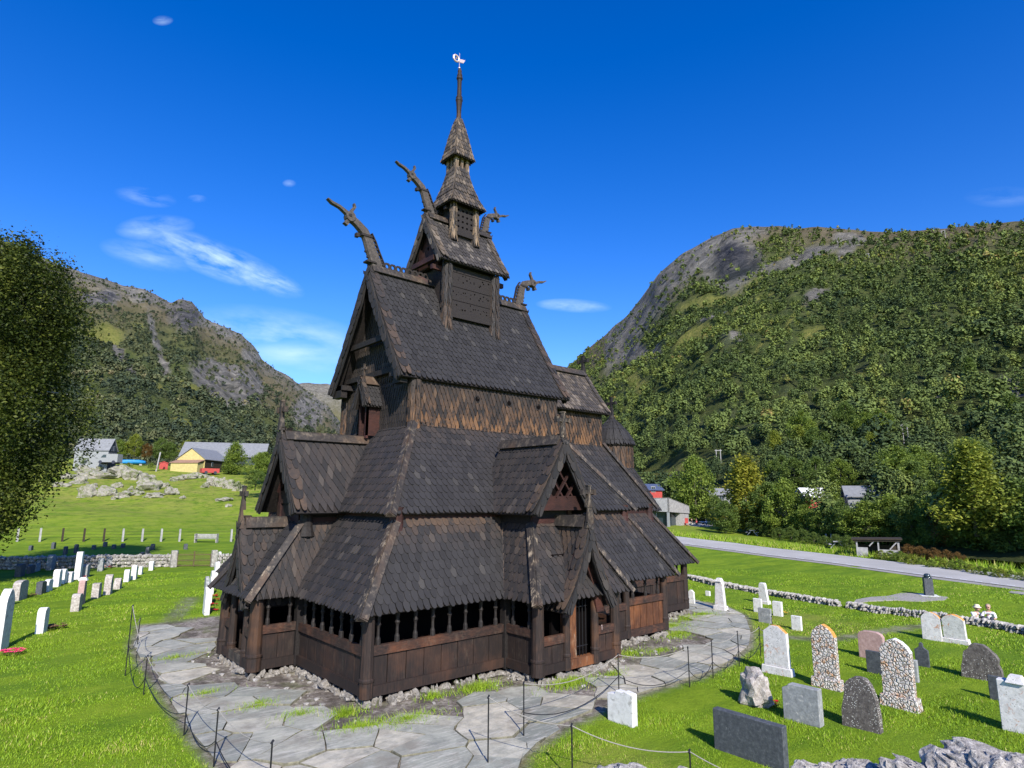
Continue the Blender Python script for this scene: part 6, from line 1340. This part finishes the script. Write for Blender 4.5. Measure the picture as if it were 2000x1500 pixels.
# visitor building
p = at(1308, 1025.5, 104); p[2] = float(gz(p[0], p[1])); fz = facing(p); t = thing('visitor_building', 'low grey timber building with glass walls under an overhanging roof behind the church', 'building', p, fz+R(-110))
sA = 12.; sB = 10.
m = MB(); m.prism([(0, .0, 2.35), (-11, 0, 2.5), (-11, 0, 4.3), (0, 0, 4.6)], (0, .25, 0)); m.prism([(0, 0, 2.35), (0, sB, 1.9), (0, sB, 3.2), (0, 0, 4.6)], (-.25, 0, 0)); m.prism([(0, 0, 4.6), (-11, 0, 4.4), (-11, sB, 4.0), (0, sB, 3.2)], (0, 0, -.12)); m.build('timber_fascia', M['grey_timber'], t)
m = MB(); m.span(-10.5, -.9, .9, 1.0, 0, 2.5); m.span(-1.0, -.9, .9, 5.5, 0, 2.5); m.build('glass_wall', M['glass'], t)
m = MB(); m.box((-.25, .25, 1.2), (.35, .35, 2.4)); m.build('post', M['white_paint'], t); m = MB()
for k in range(5): m.box((-2.5-k*1.9, .86, 1.2), (.1, .1, 2.4))
m.build('mullion', M['grey_timber'], t); m = MB(); m.span(-6, -.15, 5.5, sB-.1, 0, 2.6); m.build('wall', M['grey_timber'], t)
pad('terrace', [(1283, 1026), (1300, 1024), (1360, 1022), (1395, 1027), (1385, 1029), (1300, 1029)], 'gravel', .05)
for u, lab in ((1372, 'pale picnic table on the terrace, left of two beside the visitor building'), (1388, 'pale picnic table on the terrace, right of two beside the visitor building')): picnic(ground_at(u, 1028), .8, lab, 'white_line')
for u, v, lab, k in ((1336, 1026, 'red garden chair beside the visitor building, left of two', 0), (1341, 1026.5, 'red garden chair beside the visitor building, right of two', 0)):
    t = thing('garden_chair', lab, 'chair', ground_at(u, v), .6); m = MB(); m.box((0, 0, .42), (.6, .6, .08)); m.build('seat', M['red_paint'], t); m = MB(); m.box((.28, 0, .85), (.07, .6, .8)); m.build('backrest', M['red_paint'], t); m = MB()
    for sx in (-.25, .25):
        for sy in (-.25, .25): m.box((sx, sy, .2), (.05, .05, .4))
    m.build('leg', M['red_paint'], t)
# houses among the trees on the right
for (u, v, d, W, L, h, rise, wl, rf, rot, lab, up) in ((1404, 985, 135, 3.6, 4.6, 1.9, 1.1, 'white_paint', 'slate_roof', -70, 'house with a grey roof half hidden by trees above the visitor building', 1.5), (1586, 990, 128, 2.8, 3.4, 1.6, 1.1, 'red_paint', 'white_line', -60, 'small red house with a pale roof among the trees', 2.), (1688, 990, 118, 3.4, 4.8, 1.5, 1.3, 'white_paint', 'slate_roof', -80, 'house with a grey roof and a chimney among the trees', 2.4), (1268, 968, 160, 3.6, 4.5, 1.3, 1.1, 'red_paint', 'blue_roof', -60, 'red house with a dark blue roof beside the apse turret', 0)):
    p = at(u, v, 145) if u < 1300 else slope_at(u, v); t = thing('house', lab, 'house', p, facing(p)+R(rot)); roofbox(t, W, L, h, rise, wl, rf, .4, chim=u in (1402, 1690)); win(t, (L/2+.03, 0, 1.4), .9, 1.1, 0); win(t, (-L/2-.03, 0, 1.4), .9, 1.1, 0); win(t, (0, -W/2-.03, 1.4), .9, 1.1, 1)
# power poles
for (u, v, vt, d, w, lab) in ((1405, 906, 878, 170, 8, 'twin wooden power pole above the small houses'), (1770, 868, 829, 150, 8, 'tall twin power pole with a cross beam on the right slope'), (1620, 962, 920, 130, 9, 'twin pale power pole between the small red house and the grey roofed one'), (1844, 466, 450, 620, 5, 'tiny twin power pole near the ridge of the right mountain'), (1695, 506, 495, 560, 5, 'tiny twin power pole on the upper slope of the right mountain')):
    p = slope_at(u, v); H = px(p, v-vt); w = px(p, w); t = thing('power_pole', lab, 'power pole', p, facing(p)+math.pi/2); r_ = max(.12, px(p, 1.0)*.5)
    for sg in (-1, 1): m = MB(); m.tube([(sg*w/2, 0, -8), (sg*w/2, 0, H)], r_, 6); m.build('pole', M['grey_timber'], t)
    m = MB(); m.box((0, 0, H*.93), (w*1.6, r_*1.2, r_*1.6)); m.build('crossarm', M['grey_timber'], t)
for u, v, vt, d, lab in ((305, 914, 883, 150, 'pale leaning pole behind the red shed'),):
    p = at(u, v, d); m = MB(); m.tube([(0, 0, -1), (.5, 0, px(p, v-vt))], .14, 6); o = m.build('pole', M['grey_timber'], None); o.location = tuple(p); tag(o, lab, 'pole')
# boulders and outcrops in the left field
def boulder(u, v, w, h, grp, lab):
    p = ground_at(u, v); m = MB(); W = px(p, w)/2; H = px(p, h)*1.1; m.rock((0, 0, H*.2), (W, W*random.uniform(.5, .9), H), sub=3, rough=.5, seed=u); o = m.build('boulder', M['rock']); o.location = tuple(p); o.rotation_euler = (0, 0, facing(p)+math.pi/2+random.uniform(-.3, .3)); tag(o, lab, 'rock', grp)
for (u, v, w, h) in ((170, 925, 44, 10), (205, 924, 40, 12), (235, 930, 40, 13), (262, 937, 34, 14), (285, 941, 24, 12), (190, 934, 50, 9), (155, 944, 30, 8), (290, 957, 44, 14), (318, 952, 26, 6), (300, 970, 34, 6), (172, 970, 32, 16), (208, 966, 34, 12), (240, 970, 30, 8), (268, 966, 20, 6), (335, 966, 24, 10), (345, 938, 28, 6), (378, 934, 40, 7), (430, 950, 24, 12), (412, 948, 22, 10), (448, 954, 22, 12), (400, 952, 14, 6), (465, 958, 22, 10), (228, 952, 20, 6), (180, 952, 20, 5), (356, 974, 10, 4), (435, 978, 30, 4), (446, 990, 10, 4), (225, 975, 14, 4), (255, 958, 12, 5), (138, 935, 30, 8), (120, 950, 26, 6)):
    boulder(u, v, w, h, 'rock outcrops in the left field', 'pale weathered rock outcrop in the sloping left field')
# tall dry weeds on the far verge
xs, ys, hs = [], [], []
for i in range(len(FAR)-1):
    a, b, c = FAR[i], FAR[i+1], (G2[i]-FAR[i]); L = math.dist(a, b); n = int(L*150)
    for k in range(n):
        q = random.random(); w = random.uniform(.8, 5.5)*1.; p = a+(b-a)*q+c/np.linalg.norm(c)*(w+.5); xs.append(p[0]); ys.append(p[1]); hs.append(random.uniform(.15, .6)*(1.2 if w > 2 else .6))
tag(blades('verge_weeds', np.array(xs), np.array(ys), np.array(hs), np.full(len(xs), .07), M['blade'], .8, rnd=np.clip(RNG.normal(.66, .25, len(xs)), 0, 1)), 'straw and green weeds along the far verge of the road', 'weeds', kind='stuff')
# ================================================================== ROPE FENCES
def ropefence(label, posts, order=None, chain=True, loc=None):
    P = []
    for (u, v, vt) in posts: p = ground_at(u, v); P.append((p, px(p, v-vt)/math.cos(PITCH*.6)))
    o0 = P[0][0]; t = thing('rope_fence', label, 'fence', o0)
    for p, h in P:
        q = p-o0; m = MB(); m.tube([(q[0], q[1], -.1+q[2]), (q[0], q[1], q[2]+h)], .016, 7); po = m.build('post', M['iron'], t)
        m = MB(); m.tube([(q[0]-.02, q[1], q[2]+h-.02), (q[0]+.03, q[1]+.02, q[2]+h+.03)], .022, 6); m.build('eyelet', M['iron'], po)
    rp = MB(); ch = MB()
    for (p, h), (p2, h2) in zip(P, P[1:]):
        a = p-o0+A3((0, 0, h)); b = p2-o0+A3((0, 0, h2)); L = np.linalg.norm(b-a); sag = .07*L
        pts = [a*(1-k/12)+b*k/12-A3((0, 0, sag*4*(k/12)*(1-k/12))) for k in range(13)]; rp.tube(pts, .0095, 6)
        if chain:
            a = p-o0+A3((0, 0, h*.45)); b = p2-o0+A3((0, 0, h2*.45)); c = (a+b)/2; c[2] = min(a[2], b[2])-h*.2
            pts = [a*(1-k/10)+b*k/10-A3((0, 0, .35*h*4*(k/10)*(1-k/10)*.9)) for k in range(11)]; ch.tube(pts, .011, 5)
    rp.build('rope', M['rope'], t)
    if chain: ch.build('chain', M['iron'], t)
ropefence('rope fence on thin iron posts curving along the left side of the flagstone path', [(268, 1262, 1212), (244, 1322, 1191), (280, 1358, 1288), (359, 1437, 1345), (417, 1498, 1395), (523, 1580, 1462)])
ropefence('rope fence on thin iron posts along the right side of the flagstone path', [(1023, 1440, 1342), (1209, 1356, 1284), (1347, 1344, 1271), (1393, 1325, 1258), (1444, 1301, 1239), (1486, 1281, 1229), (1509, 1236, 1207)])
ropefence('nearer rope fence crossing the grass at the bottom of the picture', [(953, 1496, 1372), (1118, 1530, 1427), (1351, 1560, 1477), (1620, 1640, 1560)], chain=False)
# ================================================================== PEOPLE
def skin(name, verts, edges, rad, mat, parent, sub=2, root=0):
    me = bpy.data.meshes.new(name); me.from_pydata(verts, edges, []); o = bpy.data.objects.new(name, me); link(o, parent); me.materials.append(M[mat])
    s = o.modifiers.new('skin', 'SKIN'); s.use_smooth_shade = True
    for i, sv in enumerate(me.skin_vertices[0].data): sv.radius = (rad[i], rad[i]*.85 if rad[i] > .09 else rad[i]) ; sv.use_root = (i == root)
    sb = o.modifiers.new('sub', 'SUBSURF'); sb.levels = sb.render_levels = sub; return o
def person(p, rz, label, shirt, hat=None, hairc='hair', glasses=False, headdown=0., arms=0):
    "seated on the ground with knees drawn up; local +x is forwards"
    t = thing('person', label, 'person', p, rz); hz = .78; hx = .05+headdown*.1
    v = [(0, 0, .12), (0, 0, .3), (.01, 0, .48), (.02, 0, .56), (hx*.7, 0, .64),                    # pelvis spine neck
         (.02, .19, .53), (.16, .26, .34), (.34, .12, .30), (.02, -.19, .53), (.16, -.26, .34), (.34, -.10, .28),
         (.0, .1, .12), (.38, .16, .40), (.66, .15, .06), (.78, .15, .04), (0, -.1, .12), (.38, -.16, .40), (.66, -.15, .06), (.78, -.15, .04)]
    e = [(0, 1), (1, 2), (2, 3), (3, 4), (3, 5), (5, 6), (6, 7), (3, 8), (8, 9), (9, 10), (0, 11), (11, 12), (12, 13), (13, 14), (0, 15), (15, 16), (16, 17), (17, 18)]
    r = [.14, .13, .13, .07, .05, .055, .042, .03, .055, .042, .03, .09, .065, .042, .035, .09, .065, .042, .035]
    skin('body', v, e, r, 'skin', t)
    m = MB(); m.rock((hx+.01, 0, hz), (.1, .078, .12), sub=3, rough=0., seed=1); m.box((hx+.115, 0, hz-.01), (.03, .025, .035)); m.box((hx+.1, 0, hz-.055), (.012, .045, .01))
    for sg in (-1, 1): m.box((hx, sg*.085, hz-.005), (.03, .015, .05))
    m.build('head', M['skin'], t, True)
    skin('shirt', [v[i] for i in (0, 1, 2, 3, 5, 6, 8, 9)], [(0, 1), (1, 2), (2, 3), (3, 4), (4, 5), (3, 6), (6, 7)], [.16, .155, .155, .085, .075, .06, .075, .06], shirt, t)
    skin('trousers', [v[i] for i in (0, 11, 12, 13, 15, 16, 17)], [(0, 1), (1, 2), (2, 3), (0, 4), (4, 5), (5, 6)], [.165, .105, .08, .055, .105, .08, .055], 'dark_cloth' if shirt != 'dark_cloth' else 'grey_timber', t)
    m = MB(); m.rock((hx-.03, 0, hz+.035), (.105, .092, .11), sub=3, rough=.05, seed=3); m.build('hair', M[hairc], t, True)
    if hat: m = MB(); m.lathe((hx, 0, hz+.05), [(.17, -.02), (.165, .0), (.11, .01), (.105, .07), (.07, .11), (0, .12)], 16); m.build('hat', M[hat], t, True)
    if glasses: m = MB(); m.box((hx+.105, .035, hz+.015), (.02, .05, .03)); m.box((hx+.105, -.035, hz+.015), (.02, .05, .03)); m.box((hx+.112, 0, hz+.02), (.01, .03, .01)); m.build('sunglasses', M['sunglass'], t)
    for sg, i in ((1, 7), (-1, 10)):
        hp = np.array(v[i]); vv = [hp, hp+(.05, -.01*sg, -.01)]; ee = [(0, 1)]; rr = [.03, .028]
        for k in range(4): o_ = hp+A3((.06, (-.027+.018*k), -.01)); n = len(vv); vv += [o_, o_+A3((.035, 0, -.008)), o_+A3((.055, 0, -.025))]; ee += [(1, n), (n, n+1), (n+1, n+2)]; rr += [.009, .0085, .007]
        n = len(vv); vv += [hp+A3((.02, -.03*sg, 0)), hp+A3((.05, -.045*sg, -.005))]; ee += [(0, n), (n, n+1)]; rr += [.01, .008]
        skin('hand', [tuple(q) for q in vv], ee, rr, 'skin', t, 1)
    return t
pp = ground_at(1934, 1216); pp[2] = G0-.12
person(pp, facing(pp)+math.pi-.2, 'person in a white top with sunglasses sitting behind the low stone wall', 'white_cloth', glasses=True)
pq = ground_at(1907, 1213); pq[2] = G0-.2
person(pq, facing(pq)+math.pi+.9, 'person in a straw hat looking down, sitting behind the low stone wall', 'white_cloth', hat='straw', headdown=.6)
for u, sh_, lab in ((1352, 'dark_cloth', 'tiny person in dark clothes on the terrace of the visitor building'), (1361, 'red_cloth', 'tiny person in red beside a pale table on the terrace'), (1380, 'white_cloth', 'tiny person in white between the two pale tables on the terrace')):
    p = ground_at(u, 1028.5); p[2] += .35; person(p, 2.5, lab, sh_)
# ================================================================== CAMERA, LIGHT, SKY
cd = bpy.data.cameras.new('camera'); co = bpy.data.objects.new('camera', cd); COL.objects.link(co); SC.camera = co
cd.sensor_fit = 'HORIZONTAL'; cd.sensor_width = 36; cd.lens = F_PX/2000*36; cd.clip_start = .1; cd.clip_end = 20000
from mathutils import Matrix
Mx = Matrix(((RT[0], UP[0], -FW[0], CAM[0]), (RT[1], UP[1], -FW[1], CAM[1]), (RT[2], UP[2], -FW[2], CAM[2]), (0, 0, 0, 1))); co.matrix_world = Mx
SUN_EL, SH_HD = R(35), R(65)                   # shadows run towards heading 65 degrees
tos = Vector((-math.cos(SH_HD)*math.cos(SUN_EL), -math.sin(SH_HD)*math.cos(SUN_EL), math.sin(SUN_EL)))
sd = bpy.data.lights.new('sun', 'SUN'); sd.energy = 5.; sd.angle = R(.53); sd.color = (1., .945, .87); so = bpy.data.objects.new('sun', sd); COL.objects.link(so); so.rotation_euler = tos.to_track_quat('Z', 'Y').to_euler()
w = bpy.data.worlds.new('World'); SC.world = w; w.use_nodes = True; nt = w.node_tree; N_, L_ = nt.nodes, nt.links
bg = N_['Background']; sky = N_.new('ShaderNodeTexSky'); sky.sky_type = 'NISHITA'; sky.sun_disc = False; sky.sun_elevation = SUN_EL; sky.sun_rotation = math.atan2(tos.x, tos.y); sky.altitude = 400; sky.air_density = 1.; sky.dust_density = .3; sky.ozone_density = 2.5
hs = N_.new('ShaderNodeHueSaturation'); hs.inputs['Saturation'].default_value = 1.43; hs.inputs['Value'].default_value = 1.08; hs.inputs['Hue'].default_value = .52; L_.new(sky.outputs[0], hs.inputs['Color'])
tc = N_.new('ShaderNodeTexCoord')
def wm(op, a, b=0., c=None):
    m = N_.new('ShaderNodeMath'); m.operation = op
    for s, v in zip(m.inputs, (a, b) if c is None else (a, b, c)):
        if isinstance(v, (int, float)): s.default_value = v
        else: L_.new(v, s)
    return m.outputs[0]
def cloud(u, v, ru, rv, rot, dens, nsc=3.):
    "soft streak of thin cloud round one direction of the sky"
    d = Vector(tuple(ray(u, v))).normalized(); right = Vector(tuple(RT)); up_ = right.cross(d).normalized()*-1; up_ = d.cross(right).normalized()*-1 if False else right.cross(d).normalized()
    right = d.cross(up_).normalized(); c, s = math.cos(R(rot)), math.sin(R(rot)); A = right*c+up_*s; B = up_*c-right*s
    da = N_.new('ShaderNodeVectorMath'); da.operation = 'DOT_PRODUCT'; L_.new(tc.outputs['Generated'], da.inputs[0]); da.inputs[1].default_value = A
    db = N_.new('ShaderNodeVectorMath'); db.operation = 'DOT_PRODUCT'; L_.new(tc.outputs['Generated'], db.inputs[0]); db.inputs[1].default_value = B
    dc = N_.new('ShaderNodeVectorMath'); dc.operation = 'DOT_PRODUCT'; L_.new(tc.outputs['Generated'], dc.inputs[0]); dc.inputs[1].default_value = d
    x = wm('MULTIPLY', da.outputs['Value'], F_PX/ru); y = wm('MULTIPLY', db.outputs['Value'], F_PX/rv)
    cv = N_.new('ShaderNodeCombineXYZ'); L_.new(wm('MULTIPLY', da.outputs['Value'], 1.), cv.inputs[0]); L_.new(wm('MULTIPLY', db.outputs['Value'], 3.0), cv.inputs[1]); cv.inputs[2].default_value = u*.01
    n = N_.new('ShaderNodeTexNoise'); n.inputs['Scale'].default_value = nsc*2.2; n.inputs['Detail'].default_value = 7; n.inputs['Roughness'].default_value = .58; n.inputs['Distortion'].default_value = .15; L_.new(cv.outputs[0], n.inputs['Vector'])
    r2 = wm('ADD', wm('MULTIPLY', x, x), wm('MULTIPLY', y, y)); f = wm('SUBTRACT', 1., wm('POWER', r2, .6)); f = wm('MAXIMUM', f, 0.)
    g = wm('MULTIPLY', f, wm('MAXIMUM', wm('MULTIPLY', wm('SUBTRACT', n.outputs['Fac'], .36), 4.2), 0.)); g = wm('MULTIPLY', g, wm('GREATER_THAN', dc.outputs['Value'], 0.)); return wm('MINIMUM', wm('MULTIPLY', g, dens), .85)
cl = [cloud(430, 510, 150, 34, -24, .62, 9), cloud(520, 545, 70, 22, -22, .55, 11), cloud(305, 445, 60, 22, 5, .45, 6), cloud(290, 500, 70, 25, -15, .32, 6), cloud(318, 40, 15, 7, 5, .5, 9), cloud(560, 668, 190, 62, -10, .42, 5), cloud(600, 690, 130, 28, 0, .45, 3), cloud(1120, 597, 75, 14, -3, .5, 6), cloud(285, 385, 45, 16, -10, .35, 6), cloud(385, 388, 16, 7, 0, .3, 8), cloud(1960, 385, 50, 16, 0, .12, 7), cloud(565, 358, 12, 7, 0, .3, 6)]
tot = cl[0]
for c in cl[1:]: tot = wm('MAXIMUM', tot, c)
mx = N_.new('ShaderNodeMix'); mx.data_type = 'RGBA'; L_.new(tot, mx.inputs[0]); L_.new(hs.outputs[0], mx.inputs[6]); mx.inputs[7].default_value = (4.3, 5.6, 6.9, 1); L_.new(mx.outputs[2], bg.inputs['Color']); bg.inputs['Strength'].default_value = .15
vs_ = SC.view_settings; vs_.view_transform = 'Standard'; vs_.look = 'None'; vs_.exposure = .5; vs_.gamma = 1.; vs_.use_curve_mapping = False
SC.cycles.max_bounces = 5; SC.cycles.diffuse_bounces = 2; SC.cycles.transparent_max_bounces = 6; SC.cycles.use_denoising = True
